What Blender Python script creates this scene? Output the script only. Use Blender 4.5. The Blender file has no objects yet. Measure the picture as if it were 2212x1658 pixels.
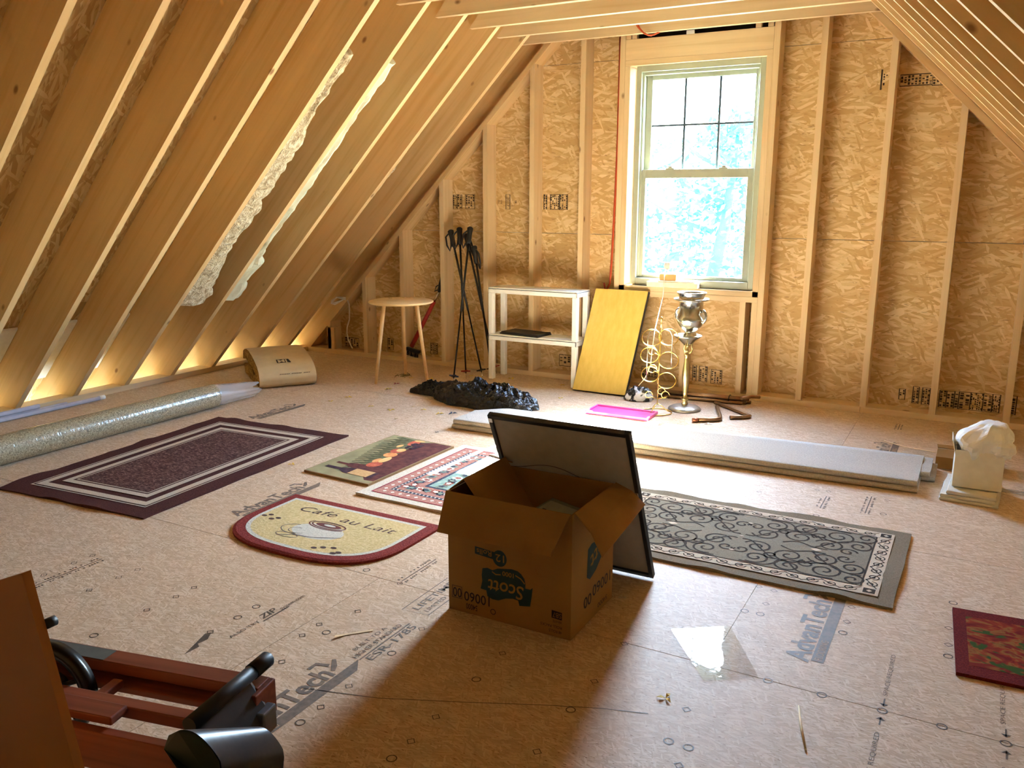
import bpy, bmesh, math, random
from mathutils import Matrix, Vector, noise

sc = bpy.context.scene
COL = sc.collection
R = math.radians

# ------------------------------------------------------------------ camera
cam_d = bpy.data.cameras.new('camera')
cam_d.sensor_fit = 'HORIZONTAL'
cam_d.sensor_width = 36.0
cam_d.lens = 1836.83 / 2212 * 36.0
cam_d.clip_start = 0.02
cam = bpy.data.objects.new('camera', cam_d)
COL.objects.link(cam)
_yaw, _pit, _rol = -0.503124, -0.212980, 0.002252
_f = Vector((math.sin(_yaw) * math.cos(_pit), math.cos(_yaw) * math.cos(_pit), math.sin(_pit)))
_r = Vector((math.cos(_yaw), -math.sin(_yaw), 0.0))
_u = _r.cross(_f)
_r2 = math.cos(_rol) * _r + math.sin(_rol) * _u
_u2 = -math.sin(_rol) * _r + math.cos(_rol) * _u
cam.matrix_world = Matrix(((_r2.x, _u2.x, -_f.x, 5.08512), (_r2.y, _u2.y, -_f.y, -5.81164),
                           (_r2.z, _u2.z, -_f.z, 1.34845), (0, 0, 0, 1)))
sc.camera = cam

# ------------------------------------------------------------------ light
SUN_EL = R(40.8)
world = bpy.data.worlds.new('sky')
sc.world = world
world.use_nodes = True
_n = world.node_tree.nodes
_l = world.node_tree.links
_sky = _n.new('ShaderNodeTexSky')
_sky.sky_type = 'NISHITA'
_sky.sun_disc = False
_sky.sun_elevation = SUN_EL
_sky.sun_rotation = 0.0
_sky.dust_density = 0.6
_sky.ozone_density = 2.5
_l.new(_sky.outputs[0], _n['Background'].inputs[0])
_n['Background'].inputs[1].default_value = 1.25

sun_d = bpy.data.lights.new('sun', 'SUN')
sun_d.energy = 24.0
sun_d.color = (1.0, 0.97, 0.93)
sun_d.angle = R(0.6)
sun = bpy.data.objects.new('sun', sun_d)
COL.objects.link(sun)
sun_dir = Vector((-0.02, -math.cos(SUN_EL), -math.sin(SUN_EL)))
sun.rotation_euler = sun_dir.to_track_quat('-Z', 'Y').to_euler()
sun.location = (3.3, 12, 12)

# a portal in the window opening only guides the sky sampling, it gives off nothing
por_d = bpy.data.lights.new('window_portal', 'AREA')
por_d.shape = 'RECTANGLE'
por_d.size = 0.92
por_d.size_y = 1.5
por_d.cycles.is_portal = True
por = bpy.data.objects.new('window_portal', por_d)
COL.objects.link(por)
por.location = (3.29, 0.20, 1.51)
por.rotation_euler = (R(-90), 0, 0)

sc.view_settings.view_transform = 'Standard'
sc.view_settings.look = 'None'
sc.view_settings.gamma = 1.0
sc.view_settings.use_curve_mapping = False
sc.view_settings.exposure = 4.0
sc.cycles.max_bounces = 12
sc.cycles.diffuse_bounces = 7
sc.cycles.glossy_bounces = 4
sc.cycles.transmission_bounces = 6
sc.cycles.transparent_max_bounces = 12
sc.cycles.caustics_reflective = False
sc.cycles.caustics_refractive = False
sc.cycles.sample_clamp_indirect = 6.0
sc.cycles.use_denoising = True
sc.cycles.use_adaptive_sampling = True
sc.cycles.adaptive_threshold = 0.05

# ------------------------------------------------------------------ helpers
def lin(r, g, b):
    def f(c):
        c /= 255.0
        return c / 12.92 if c <= 0.04045 else ((c + 0.055) / 1.055) ** 2.4
    return (f(r), f(g), f(b), 1.0)


class MB:
    """collects geometry for ONE mesh object"""
    def __init__(s):
        s.v = []; s.f = []; s.m = []; s.sm = []

    def add(s, vs, fs, mi=0, smooth=False):
        o = len(s.v)
        s.v += [tuple(p) for p in vs]
        for f in fs:
            s.f.append([i + o for i in f]); s.m.append(mi); s.sm.append(smooth)
        return s

    def box(s, x0, x1, y0, y1, z0, z1, mi=0, M=None):
        vs = [Vector(p) for p in ((x0, y0, z0), (x1, y0, z0), (x1, y1, z0), (x0, y1, z0),
                                  (x0, y0, z1), (x1, y0, z1), (x1, y1, z1), (x0, y1, z1))]
        if M is not None:
            vs = [M @ p for p in vs]
        return s.add(vs, [(0, 3, 2, 1), (4, 5, 6, 7), (0, 1, 5, 4), (1, 2, 6, 5), (2, 3, 7, 6), (3, 0, 4, 7)], mi)

    def bbox(s, x0, x1, y0, y1, z0, z1, b=0.003, mi=0, M=None):
        """box with chamfered edges"""
        bm = bmesh.new()
        bmesh.ops.create_cube(bm, size=1.0)
        for v in bm.verts:
            v.co = Vector(((x0 + x1) / 2 + v.co.x * (x1 - x0), (y0 + y1) / 2 + v.co.y * (y1 - y0), (z0 + z1) / 2 + v.co.z * (z1 - z0)))
        bmesh.ops.bevel(bm, geom=list(bm.edges), offset=b, segments=2, profile=0.5, affect='EDGES')
        return s.bm(bm, mi, M)

    def bm(s, bm, mi=0, M=None, smooth=False):
        bm.verts.index_update()
        s.add([(M @ v.co) if M is not None else v.co.copy() for v in bm.verts], [[v.index for v in f.verts] for f in bm.faces], mi, smooth)
        bm.free()
        return s

    def prism(s, poly, axis, a, b, mi=0, M=None):
        """poly: 2D points; axis 'y': (x,z) swept a..b in y; 'z': (x,y); 'x': (y,z)"""
        n = len(poly)
        def P(p, t):
            q = {'y': (p[0], t, p[1]), 'z': (p[0], p[1], t), 'x': (t, p[0], p[1])}[axis]
            return M @ Vector(q) if M is not None else q
        vs = [P(p, a) for p in poly] + [P(p, b) for p in poly]
        fs = [list(range(n))[::-1], list(range(n, 2 * n))] + [(i, (i + 1) % n, n + (i + 1) % n, n + i) for i in range(n)]
        return s.add(vs, fs, mi)

    def flat(s, poly, z=0.0, mi=0, M=None):
        vs = [Vector((p[0], p[1], z)) for p in poly]
        if M is not None:
            vs = [M @ p for p in vs]
        return s.add(vs, [list(range(len(poly)))], mi)

    def ribbon(s, pts, w, z=0.0, mi=0, M=None, closed=False, taper=False):
        n = len(pts); vs = []
        for i in range(n):
            a = pts[(i - 1) % n] if closed or i > 0 else pts[i]
            b = pts[(i + 1) % n] if closed or i < n - 1 else pts[i]
            dx, dy = b[0] - a[0], b[1] - a[1]
            L = math.hypot(dx, dy) or 1
            k = w / 2 * ((0.35 + 0.65 * math.sin(math.pi * (i + 0.5) / n)) if taper else 1)
            nx, ny = -dy / L * k, dx / L * k
            vs += [Vector((pts[i][0] + nx, pts[i][1] + ny, z)), Vector((pts[i][0] - nx, pts[i][1] - ny, z))]
        if M is not None:
            vs = [M @ p for p in vs]
        fs = [(2 * i + 1, (2 * i + 3), (2 * i + 2), 2 * i) for i in range(n - 1)]
        if closed:
            fs.append((2 * n - 1, 1, 0, 2 * n - 2))
        return s.add(vs, fs, mi)

    def tube(s, pts, r, n=8, mi=0, closed=False, cap=True):
        pts = [Vector(p) for p in pts]
        N = len(pts)
        rr = r if isinstance(r, (list, tuple)) else [r] * N
        rings = []; up = None; vs = []
        for i in range(N):
            a = pts[(i - 1) % N] if closed or i > 0 else pts[i]
            b = pts[(i + 1) % N] if closed or i < N - 1 else pts[i]
            t = (b - a)
            t = t.normalized() if t.length > 1e-9 else Vector((0, 0, 1))
            if up is None:
                up = t.orthogonal().normalized()
            up = (up - t * up.dot(t))
            up = up.normalized() if up.length > 1e-6 else t.orthogonal().normalized()
            sd = t.cross(up)
            for k in range(n):
                an = 2 * math.pi * k / n
                vs.append(pts[i] + (up * math.cos(an) + sd * math.sin(an)) * rr[i])
        fs = []
        for i in range(N if closed else N - 1):
            j = (i + 1) % N
            for k in range(n):
                k2 = (k + 1) % n
                fs.append((i * n + k, i * n + k2, j * n + k2, j * n + k))
        s.add(vs, fs, mi, True)
        if cap and not closed:
            o = len(s.v) - len(vs)
            s.f.append([o + k for k in range(n)][::-1]); s.m.append(mi); s.sm.append(False)
            s.f.append([o + (N - 1) * n + k for k in range(n)]); s.m.append(mi); s.sm.append(False)
        return s

    def lathe(s, prof, c=(0, 0, 0), n=32, mi=0, M=None, smooth=True):
        vs = []
        for (r, z) in prof:
            for k in range(n):
                a = 2 * math.pi * k / n
                vs.append(Vector((c[0] + r * math.cos(a), c[1] + r * math.sin(a), c[2] + z)))
        if M is not None:
            vs = [M @ p for p in vs]
        fs = []
        for i in range(len(prof) - 1):
            for k in range(n):
                k2 = (k + 1) % n
                fs.append((i * n + k, i * n + k2, (i + 1) * n + k2, (i + 1) * n + k))
        return s.add(vs, fs, mi, smooth)

    def grid(s, fn, nu, nv, mi=0, smooth=True, closeu=False):
        vs = [fn(i / (nu if closeu else nu - 1), j / (nv - 1)) for i in range(nu) for j in range(nv)]
        fs = []
        for i in range(nu if closeu else nu - 1):
            i2 = (i + 1) % nu
            for j in range(nv - 1):
                fs.append((i * nv + j, i2 * nv + j, i2 * nv + j + 1, i * nv + j + 1))
        return s.add(vs, fs, mi, smooth)

    def build(s, name, mats, parent=None, world=True, wn=False):
        me = bpy.data.meshes.new(name)
        vs = s.v
        if parent is not None and world:
            Mi = pmat(parent).inverted()
            vs = [Mi @ Vector(p) for p in vs]
        me.from_pydata([tuple(p) for p in vs], [], s.f)
        if not isinstance(mats, (list, tuple)):
            mats = [mats]
        for m in mats:
            me.materials.append(m)
        me.polygons.foreach_set('material_index', s.m)
        me.polygons.foreach_set('use_smooth', s.sm)
        me.update()
        o = bpy.data.objects.new(name, me)
        COL.objects.link(o)
        if parent is not None:
            o.parent = parent
        return o


def pmat(o):
    M = Matrix.LocRotScale(o.location, o.rotation_euler, o.scale)
    return pmat(o.parent) @ M if o.parent else M


def empty(name, loc=(0, 0, 0), rz=0.0):
    o = bpy.data.objects.new(name, None)
    o.empty_display_size = 0.05
    o.location = loc
    o.rotation_euler = (0, 0, rz)
    COL.objects.link(o)
    return o


def tag(o, label, cat, group=None, kind=None):
    o['label'] = label
    o['category'] = cat
    if group:
        o['group'] = group
    if kind:
        o['kind'] = kind
    return o


def thing(name, label, cat, loc=(0, 0, 0), rz=0.0, group=None):
    return tag(empty(name, loc, rz), label, cat, group)


def struct(o, label=None):
    o['kind'] = 'structure'
    if label:
        o['label'] = label
    return o


def copy_part(src, parent, loc=(0, 0, 0), rot=(0, 0, 0), scale=(1, 1, 1), name=None):
    c = src.copy()
    if name:
        c.name = name
    COL.objects.link(c)
    c.parent = parent
    c.location = loc
    c.rotation_euler = rot
    c.scale = scale
    return c


_txt = {}
def text_faces(s, size=1.0, bold=0.0, shear=0.0, space=1.0, align='LEFT'):
    """2D mesh (verts, faces) of a line of lettering"""
    key = (s, size, bold, shear, space, align)
    if key in _txt:
        return _txt[key]
    cu = bpy.data.curves.new('lettering', 'FONT')
    cu.body = s
    cu.size = size
    cu.shear = shear
    cu.offset = bold
    cu.space_character = space
    cu.align_x = align
    cu.resolution_u = 3
    o = bpy.data.objects.new('lettering', cu)
    COL.objects.link(o)
    dg = bpy.context.evaluated_depsgraph_get()
    me = bpy.data.meshes.new_from_object(o.evaluated_get(dg))
    vs = [v.co.copy() for v in me.vertices]
    fs = [list(p.vertices) for p in me.polygons]
    bpy.data.objects.remove(o)
    bpy.data.curves.remove(cu)
    bpy.data.meshes.remove(me)
    _txt[key] = (vs, fs)
    return vs, fs


def put_text(mb, s, M, size, mi=0, fit=None, **kw):
    vs, fs = text_faces(s, 1.0, **kw)
    if not vs:
        return
    x0 = min(v.x for v in vs); x1 = max(v.x for v in vs)
    kx = size if fit is None else fit / (x1 - x0)
    mb.add([M @ Vector(((v.x - x0) * kx, v.y * size, 0)) for v in vs], fs, mi)


def frame2d(origin, ex, ey):
    """matrix mapping (a,b,0) -> origin + a*ex + b*ey"""
    ex = Vector(ex); ey = Vector(ey)
    ez = ex.cross(ey).normalized()
    o = Vector(origin)
    return Matrix(((ex.x, ey.x, ez.x, o.x), (ex.y, ey.y, ez.y, o.y), (ex.z, ey.z, ez.z, o.z), (0, 0, 0, 1)))


def nz(x, y=0.0, z=0.0, s=1.0):
    return noise.noise(Vector((x * s, y * s, z * s)))


def clip(poly, a, b, c):
    """keep a*x+b*y<=c"""
    out = []
    for i in range(len(poly)):
        p = poly[i]; q = poly[(i + 1) % len(poly)]
        dp = a * p[0] + b * p[1] - c; dq = a * q[0] + b * q[1] - c
        if dp <= 1e-9:
            out.append(p)
        if (dp < -1e-9 and dq > 1e-9) or (dp > 1e-9 and dq < -1e-9):
            t = dp / (dp - dq)
            out.append((p[0] + t * (q[0] - p[0]), p[1] + t * (q[1] - p[1])))
    return out

# ------------------------------------------------------------------ materials
class NT:
    def __init__(s, name, rough=0.6, metal=0.0, spec=0.5):
        s.mat = bpy.data.materials.new(name)
        s.mat.use_nodes = True
        s.n = s.mat.node_tree.nodes; s.l = s.mat.node_tree.links
        s.b = s.n['Principled BSDF']
        s.b.inputs['Roughness'].default_value = rough
        s.b.inputs['Metallic'].default_value = metal
        s.b.inputs['Specular IOR Level'].default_value = spec
        s.tc = None

    def set(s, **kw):
        for k, v in kw.items():
            s.b.inputs[k.replace('_', ' ')].default_value = v
        return s

    def co(s, scale=(1, 1, 1), rot=(0, 0, 0), rand=0.0, kind='Object', loc=(0, 0, 0)):
        tc = s.n.new('ShaderNodeTexCoord')
        out = tc.outputs[kind]
        if rand:
            oi = s.n.new('ShaderNodeObjectInfo')
            m = s.n.new('ShaderNodeMath'); m.operation = 'MULTIPLY'; m.inputs[1].default_value = rand
            s.l.new(oi.outputs['Random'], m.inputs[0])
            va = s.n.new('ShaderNodeVectorMath'); va.operation = 'ADD'
            s.l.new(out, va.inputs[0]); s.l.new(m.outputs[0], va.inputs[1])
            out = va.outputs[0]
        mp = s.n.new('ShaderNodeMapping')
        mp.vector_type = 'POINT'
        mp.inputs['Rotation'].default_value = rot
        s.l.new(out, mp.inputs[0])
        mp2 = s.n.new('ShaderNodeVectorMath'); mp2.operation = 'MULTIPLY'
        mp2.inputs[1].default_value = scale
        s.l.new(mp.outputs[0], mp2.inputs[0])
        if loc != (0, 0, 0):
            mp.inputs['Location'].default_value = loc
        return mp2.outputs[0]

    def noise(s, co, scale=5.0, detail=3.0, rough=0.55, dist=0.0):
        t = s.n.new('ShaderNodeTexNoise')
        t.inputs['Scale'].default_value = scale
        t.inputs['Detail'].default_value = detail
        t.inputs['Roughness'].default_value = rough
        t.inputs['Distortion'].default_value = dist
        s.l.new(co, t.inputs['Vector'])
        return t

    def vor(s, co, scale=5.0, feat='F1', rnd=1.0):
        t = s.n.new('ShaderNodeTexVoronoi')
        t.feature = feat
        t.inputs['Scale'].default_value = scale
        t.inputs['Randomness'].default_value = rnd
        s.l.new(co, t.inputs['Vector'])
        return t

    def ramp(s, fac, stops, interp='LINEAR'):
        r = s.n.new('ShaderNodeValToRGB')
        r.color_ramp.interpolation = interp
        e = r.color_ramp.elements
        while len(e) < len(stops):
            e.new(0.5)
        for i, (p, c) in enumerate(stops):
            e[i].position = p
            e[i].color = c if len(c) == 4 else (*c, 1)
        s.l.new(fac, r.inputs[0])
        return r.outputs[0]

    def mix(s, fac, a, b, mode='MIX'):
        m = s.n.new('ShaderNodeMix'); m.data_type = 'RGBA'; m.blend_type = mode
        if isinstance(fac, (int, float)):
            m.inputs[0].default_value = fac
        else:
            s.l.new(fac, m.inputs[0])
        for i, x in ((6, a), (7, b)):
            if isinstance(x, (tuple, list)):
                m.inputs[i].default_value = x if len(x) == 4 else (*x, 1)
            else:
                s.l.new(x, m.inputs[i])
        return m.outputs[2]

    def math(s, op, a, b=0.0):
        m = s.n.new('ShaderNodeMath'); m.operation = op
        for i, x in ((0, a), (1, b)):
            if isinstance(x, (int, float)):
                m.inputs[i].default_value = x
            else:
                s.l.new(x, m.inputs[i])
        return m.outputs[0]

    def col(s, c):
        if isinstance(c, (tuple, list)):
            s.b.inputs['Base Color'].default_value = c
        else:
            s.l.new(c, s.b.inputs['Base Color'])
        return s

    def bump(s, h, strength=0.3, dist=0.01):
        b = s.n.new('ShaderNodeBump')
        b.inputs['Strength'].default_value = strength
        b.inputs['Distance'].default_value = dist
        s.l.new(h, b.inputs['Height'])
        s.l.new(b.outputs[0], s.b.inputs['Normal'])
        return s


def plain(name, c, rough=0.6, var=0.12, scale=30.0, metal=0.0, spec=0.5, bump=0.0, bdist=0.003, det=3.0):
    """base colour with a little procedural mottling"""
    t = NT(name, rough, metal, spec)
    nn = t.noise(t.co(rand=7.0), scale, det)
    lo = tuple(x * (1 - var) for x in c[:3]); hi = tuple(min(1, x * (1 + var)) for x in c[:3])
    t.col(t.ramp(nn.outputs[0], [(0.3, lo), (0.7, hi)]))
    if bump:
        t.bump(nn.outputs[0], bump, bdist)
    return t.mat


def pine(name, axis='z', rot=(0, 0, 0), c0=(220, 197, 158), c1=(206, 178, 133), rough=0.62, knots=True):
    t = NT(name, rough, spec=0.3)
    st = {'x': (1.2, 22, 22), 'y': (22, 1.2, 22), 'z': (22, 22, 1.2)}[axis]
    co = t.co(st, rot, rand=9.0)
    g = t.noise(co, 1.0, 2, 0.6, 0.6)
    base = t.ramp(g.outputs[0], [(0.25, lin(*c1)), (0.5, lin(*c0)), (0.8, lin(*[min(255, int(x * 1.04)) for x in c0]))])
    big = t.noise(t.co((1, 1, 1), rand=5.0), 1.3, 0)
    base = t.mix(t.math('MULTIPLY', big.outputs[0], 0.5), base, lin(*[int(x * y) for x, y in zip(c1, (1.0, 0.94, 0.86))]))
    if knots:
        kk = {'x': (4.2, 7, 7), 'y': (7, 4.2, 7), 'z': (7, 7, 4.2)}[axis]
        v = t.vor(t.co(kk, rot, rand=13.0), 1.0)
        kn = t.ramp(v.outputs['Distance'], [(0.05, (1, 1, 1)), (0.12, (0, 0, 0))])
        sel = t.n.new('ShaderNodeSeparateColor')
        t.l.new(v.outputs['Color'], sel.inputs[0])
        pick = t.math('GREATER_THAN', sel.outputs[0], 0.55)
        base = t.mix(t.math('MULTIPLY', t.math('MULTIPLY', kn, pick), 0.8), base, lin(112, 66, 30))
    t.col(base)
    return t.mat


def osb(name, plane='xz', tones=None, flake=1.0, rough=0.6, dark=0.5, spec=0.3):
    """strand board: layers of long flakes lying in different directions, worked in the plane of the board"""
    t = NT(name, rough, spec=spec)
    tones = tones or [(188, 153, 98), (202, 169, 116), (213, 183, 134), (226, 201, 156), (194, 159, 104)]
    tc = t.n.new('ShaderNodeTexCoord')
    oi = t.n.new('ShaderNodeObjectInfo')
    off = t.math('MULTIPLY', oi.outputs['Random'], 37.0)
    sp0 = t.n.new('ShaderNodeSeparateXYZ')
    t.l.new(tc.outputs['Object'], sp0.inputs[0])
    cb = t.n.new('ShaderNodeCombineXYZ')
    t.l.new(t.math('ADD', sp0.outputs[0], off), cb.inputs[0])
    t.l.new(t.math('ADD', sp0.outputs[2 if plane == 'xz' else 1], off), cb.inputs[1])
    P = cb.outputs[0]
    def noise2(v, scale, det, dist=0.0):
        n = t.noise(v, scale, det, 0.55, dist); n.noise_dimensions = '2D'; return n
    warp = noise2(P, 9.0 * flake, 1.0)
    lay = []
    for k, (an, sx, sy) in enumerate([(0.06, 8, 62), (0.38, 10, 70), (-0.42, 11, 66), (1.1, 14, 74)]):
        mp = t.n.new('ShaderNodeMapping')
        mp.inputs['Rotation'].default_value = (0, 0, an)
        mp.inputs['Location'].default_value = (k * 3.1, k * 1.7, 0)
        t.l.new(P, mp.inputs[0])
        va = t.n.new('ShaderNodeVectorMath'); va.operation = 'MULTIPLY_ADD'
        t.l.new(mp.outputs[0], va.inputs[0]); va.inputs[1].default_value = (sx * flake, sy * flake, 0)
        vb = t.n.new('ShaderNodeVectorMath'); vb.operation = 'SCALE'
        t.l.new(warp.outputs['Color'], vb.inputs[0]); vb.inputs['Scale'].default_value = 0.9
        t.l.new(vb.outputs[0], va.inputs[2])
        v = t.vor(va.outputs[0], 1.0)
        v.voronoi_dimensions = '2D'
        sp = t.n.new('ShaderNodeSeparateColor')
        t.l.new(v.outputs['Color'], sp.inputs[0])
        lay.append(sp)
    def tone(o):
        n = len(tones)
        return t.ramp(o, [(i / n, lin(*c)) for i, c in enumerate(tones)], 'LINEAR')
    val = lay[0].outputs[0]
    for k in (1, 2, 3):
        m = t.math('GREATER_THAN', lay[k].outputs[1], (0.0, 0.62, 0.70, 0.86)[k])
        mx = t.n.new('ShaderNodeMix'); mx.data_type = 'FLOAT'
        t.l.new(m, mx.inputs[0]); t.l.new(val, mx.inputs[2]); t.l.new(lay[k].outputs[0], mx.inputs[3])
        val = mx.outputs[0]
    base = tone(val)
    # dark slivers of resin and bark
    vm = t.n.new('ShaderNodeVectorMath'); vm.operation = 'MULTIPLY'
    t.l.new(P, vm.inputs[0]); vm.inputs[1].default_value = (20 * flake, 80 * flake, 0)
    fl = noise2(vm.outputs[0], 1.0, 2.0, 0.4)
    dk = t.ramp(fl.outputs[0], [(0.66, (0, 0, 0)), (0.74, (1, 1, 1))])
    base = t.mix(t.math('MULTIPLY', dk, dark), base, lin(124, 86, 46))
    big = noise2(P, 1.6, 1.0)
    base = t.mix(t.math('MULTIPLY', t.ramp(big.outputs[0], [(0.35, (0, 0, 0)), (0.75, (1, 1, 1))]), 0.25), base, lin(*tones[0]))
    t.col(base)
    return t.mat


M_pine_z = pine('pine_upright', 'z')
M_pine_x = pine('pine_crosswise', 'x')
M_pine_y = pine('pine_lengthwise', 'y')
M_raf_l = pine('pine_rafter', 'x', (0, R(45), 0), (216, 186, 138), (201, 166, 112))
M_raf_r = pine('pine_rafter_other_pitch', 'x', (0, R(-45), 0), (216, 186, 138), (201, 166, 112))
M_osb = osb('strand_board', 'xz')
M_roof = osb('roof_strand_board', 'xy', [(170, 138, 88), (190, 158, 106), (204, 176, 126), (216, 192, 146), (180, 146, 96)])
M_floor = osb('subfloor_board', 'xy', [(192, 164, 132), (206, 180, 148), (216, 192, 162), (226, 206, 180), (198, 170, 138)], 3.0, 0.62, 0.85, 0.4)
M_ink = plain('grey_ink', lin(118, 104, 90), 0.6, 0.25, 60)
M_ink2 = plain('dark_ink', lin(92, 76, 60), 0.6, 0.3, 80)
M_black_ink = plain('black_stamp_ink', lin(58, 42, 24), 0.7, 0.4, 120)
M_vinyl = plain('cream_vinyl', lin(164, 168, 148), 0.45, 0.03)
M_dark = plain('dark_gap', lin(30, 20, 12), 0.9)
M_white = plain('white_plastic', lin(238, 238, 232), 0.45, 0.03)
M_black = plain('black_plastic', lin(26, 26, 27), 0.5, 0.15)
M_blackmetal = plain('black_metal', lin(30, 29, 28), 0.3, 0.1, metal=0.6)
M_card = NT('corrugated_card', 0.8, spec=0.2)
_c = M_card.noise(M_card.co((1, 1, 1)), 3.5, 3)
_g = M_card.noise(M_card.co((4, 4, 130)), 1.0, 1)
M_card.col(M_card.mix(M_card.math('MULTIPLY', _g.outputs[0], 0.25), M_card.ramp(_c.outputs[0], [(0.3, lin(146, 108, 56)), (0.7, lin(168, 128, 72))]), lin(136, 100, 50)))
M_card.bump(_c.outputs[0], 0.1, 0.01)
M_card = M_card.mat
M_gold = plain('brass', lin(226, 196, 120), 0.25, 0.08, metal=1.0)
M_silver = plain('tarnished_silver', lin(196, 196, 190), 0.16, 0.15, 12, metal=1.0)
M_bronze = plain('bronze_metal', lin(150, 118, 86), 0.38, 0.12, metal=0.9)
M_alu = plain('brushed_steel', lin(214, 214, 212), 0.25, 0.05, metal=1.0)


def glass_mat(name, tint=(0.93, 0.97, 0.96), gloss=0.08, rough=0.0):
    m = bpy.data.materials.new(name); m.use_nodes = True
    n = m.node_tree.nodes; l = m.node_tree.links
    n.remove(n['Principled BSDF'])
    tr = n.new('ShaderNodeBsdfTransparent'); tr.inputs[0].default_value = (*tint, 1)
    gl = n.new('ShaderNodeBsdfGlossy'); gl.inputs['Roughness'].default_value = rough
    fr = n.new('ShaderNodeFresnel')
    ge = n.new('ShaderNodeNewGeometry')
    mp = n.new('ShaderNodeMapRange')      # same reflectance on both faces of a thin sheet
    mp.inputs['To Min'].default_value = 1.45; mp.inputs['To Max'].default_value = 1 / 1.45
    l.new(ge.outputs['Backfacing'], mp.inputs['Value']); l.new(mp.outputs[0], fr.inputs[0])
    nn = n.new('ShaderNodeTexNoise'); nn.inputs['Scale'].default_value = 6.0
    bp = n.new('ShaderNodeBump'); bp.inputs['Strength'].default_value = gloss; bp.inputs['Distance'].default_value = 0.002
    l.new(nn.outputs[0], bp.inputs['Height']); l.new(bp.outputs[0], gl.inputs['Normal'])
    mx = n.new('ShaderNodeMixShader')
    l.new(fr.outputs[0], mx.inputs[0]); l.new(tr.outputs[0], mx.inputs[1]); l.new(gl.outputs[0], mx.inputs[2])
    l.new(mx.outputs[0], n['Material Output'].inputs[0])
    return m

M_glass = glass_mat('window_glass')
M_film = glass_mat('clear_film', (0.86, 0.88, 0.9), 0.5, 0.12)

# ================================================================== STRUCTURE
W = 0.0381
Y_BACK = -8.6          # inside face of the far gable behind the camera
CX = 3.269             # middle of the room

# ---- floor: tongue and groove panels
floor = struct(empty('floor', (3.2, -4.0, 0)), 'pale strand board subfloor with printed lettering')
random.seed(3)
rows = [0.14 - 1.2192 * k for k in range(9)]
for k in range(8):
    y1, y0 = rows[k], max(rows[k + 1], Y_BACK - 0.1)
    if y1 - y0 < 0.05:
        continue
    xs = [-0.385]
    x = -0.385 + (1.2192 if k % 2 else 2.4384)
    while x < 6.9:
        xs.append(x); x += 2.4384
    xs.append(6.923)
    for a, b in zip(xs[:-1], xs[1:]):
        MB().box(a + 0.0008, b - 0.0008, y0 + 0.0016, y1 - 0.0016, -0.019, 0.0).build('floor_panel', M_floor, floor)
MB().box(-0.385, 6.923, Y_BACK - 0.1, 0.14, -0.06, -0.0195).build('subfloor_joist_deck', M_dark, floor)

# ---- printing on the floor panels (runs lengthways up the room: text goes +y, letter tops point -x)
def up_room(x, y, z=0.0006):
    return frame2d((x, y, z), (0, 1, 0), (-1, 0, 0))

def brand_print(x, y0, L=0.47, cut=0.0):
    mb = MB()
    M = up_room(x, y0)
    mb.flat([(0.02, 0.0), (L, 0.0), (L + 0.05, 0.036), (0.02, 0.036)], 0, 0, M)
    put_text(mb, 'AdvanTech', up_room(x - 0.043, y0), 0.096, 0, fit=L * 0.90, bold=0.028)
    mb.ribbon([(L * 0.86, 0.128), (L * 0.93, 0.128), (L * 0.96, 0.09)], 0.014, 0.0002, 0, M)
    mb.ribbon([(L * 0.92, 0.06), (L * 0.97, 0.075), (L * 1.03, 0.10)], 0.018, 0.0001, 0, M, taper=True)
    o = mb.build('brand_print', M_ink, floor)
    m2 = MB()
    put_text(m2, 'FLOORING', up_room(x - 0.006, y0 + 0.03, 0.0011), 0.032, 0, fit=0.13)
    m2.build('brand_print_subtitle', plain('pale_ink', lin(190, 158, 122), 0.6), o)

for x, y0, L in ((3.600, -4.52, 0.47), (4.790, -3.365, 0.50), (2.395, -3.325, 0.48), (1.205, -2.06, 0.42), (4.775, -0.95, 0.25)):
    brand_print(x, y0, L)

mb = MB()
put_text(mb, 'ESR-1785', up_room(3.604, -3.985), 0.040, fit=0.235, bold=0.012)
mb.box(3.566, 3.571, -4.00, -3.745, 0.0003, 0.0007)
put_text(mb, 'HIGHER STANDARD', up_room(3.556, -4.00), 0.026, fit=0.235)
put_text(mb, 'BUILT TO A', up_room(3.526, -3.965), 0.024, fit=0.16)
mb.build('approval_print', M_ink, floor)
mb = MB()
M = up_room(3.590, -3.668)
mb.ribbon([(0, 0), (0.27, 0), (0.27, 0.10), (-0.01, 0.10)], 0.004, 0, 0, M, closed=True)
put_text(mb, 'LIFETIME', up_room(3.540, -3.655), 0.040, fit=0.235, bold=0.008)
put_text(mb, 'LIMITED', up_room(3.576, -3.65), 0.026, fit=0.12)
mb.build('warranty_print', M_ink, floor)
mb = MB()
put_text(mb, 'ALSO TRY', up_room(3.135, -4.095), 0.022, fit=0.125)
put_text(mb, 'ZIP', up_room(3.130, -3.955), 0.040, fit=0.075, bold=0.02, shear=0.2)
put_text(mb, 'system.com', up_room(3.138, -3.875), 0.026, fit=0.115)
mb.ribbon([(0, 0), (0.12, 0.0)], 0.006, 0, 0, up_room(3.142, -3.965))
mb.build('web_address_print', M_ink2, floor)
mb = MB()
for x, y0 in ((4.975, -3.44), (5.262, -3.43), (4.975, -3.88), (5.262, -3.88)):
    put_text(mb, 'SPACE REQUIRED', up_room(x, y0), 0.018, fit=0.25, bold=-0.012)
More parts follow.
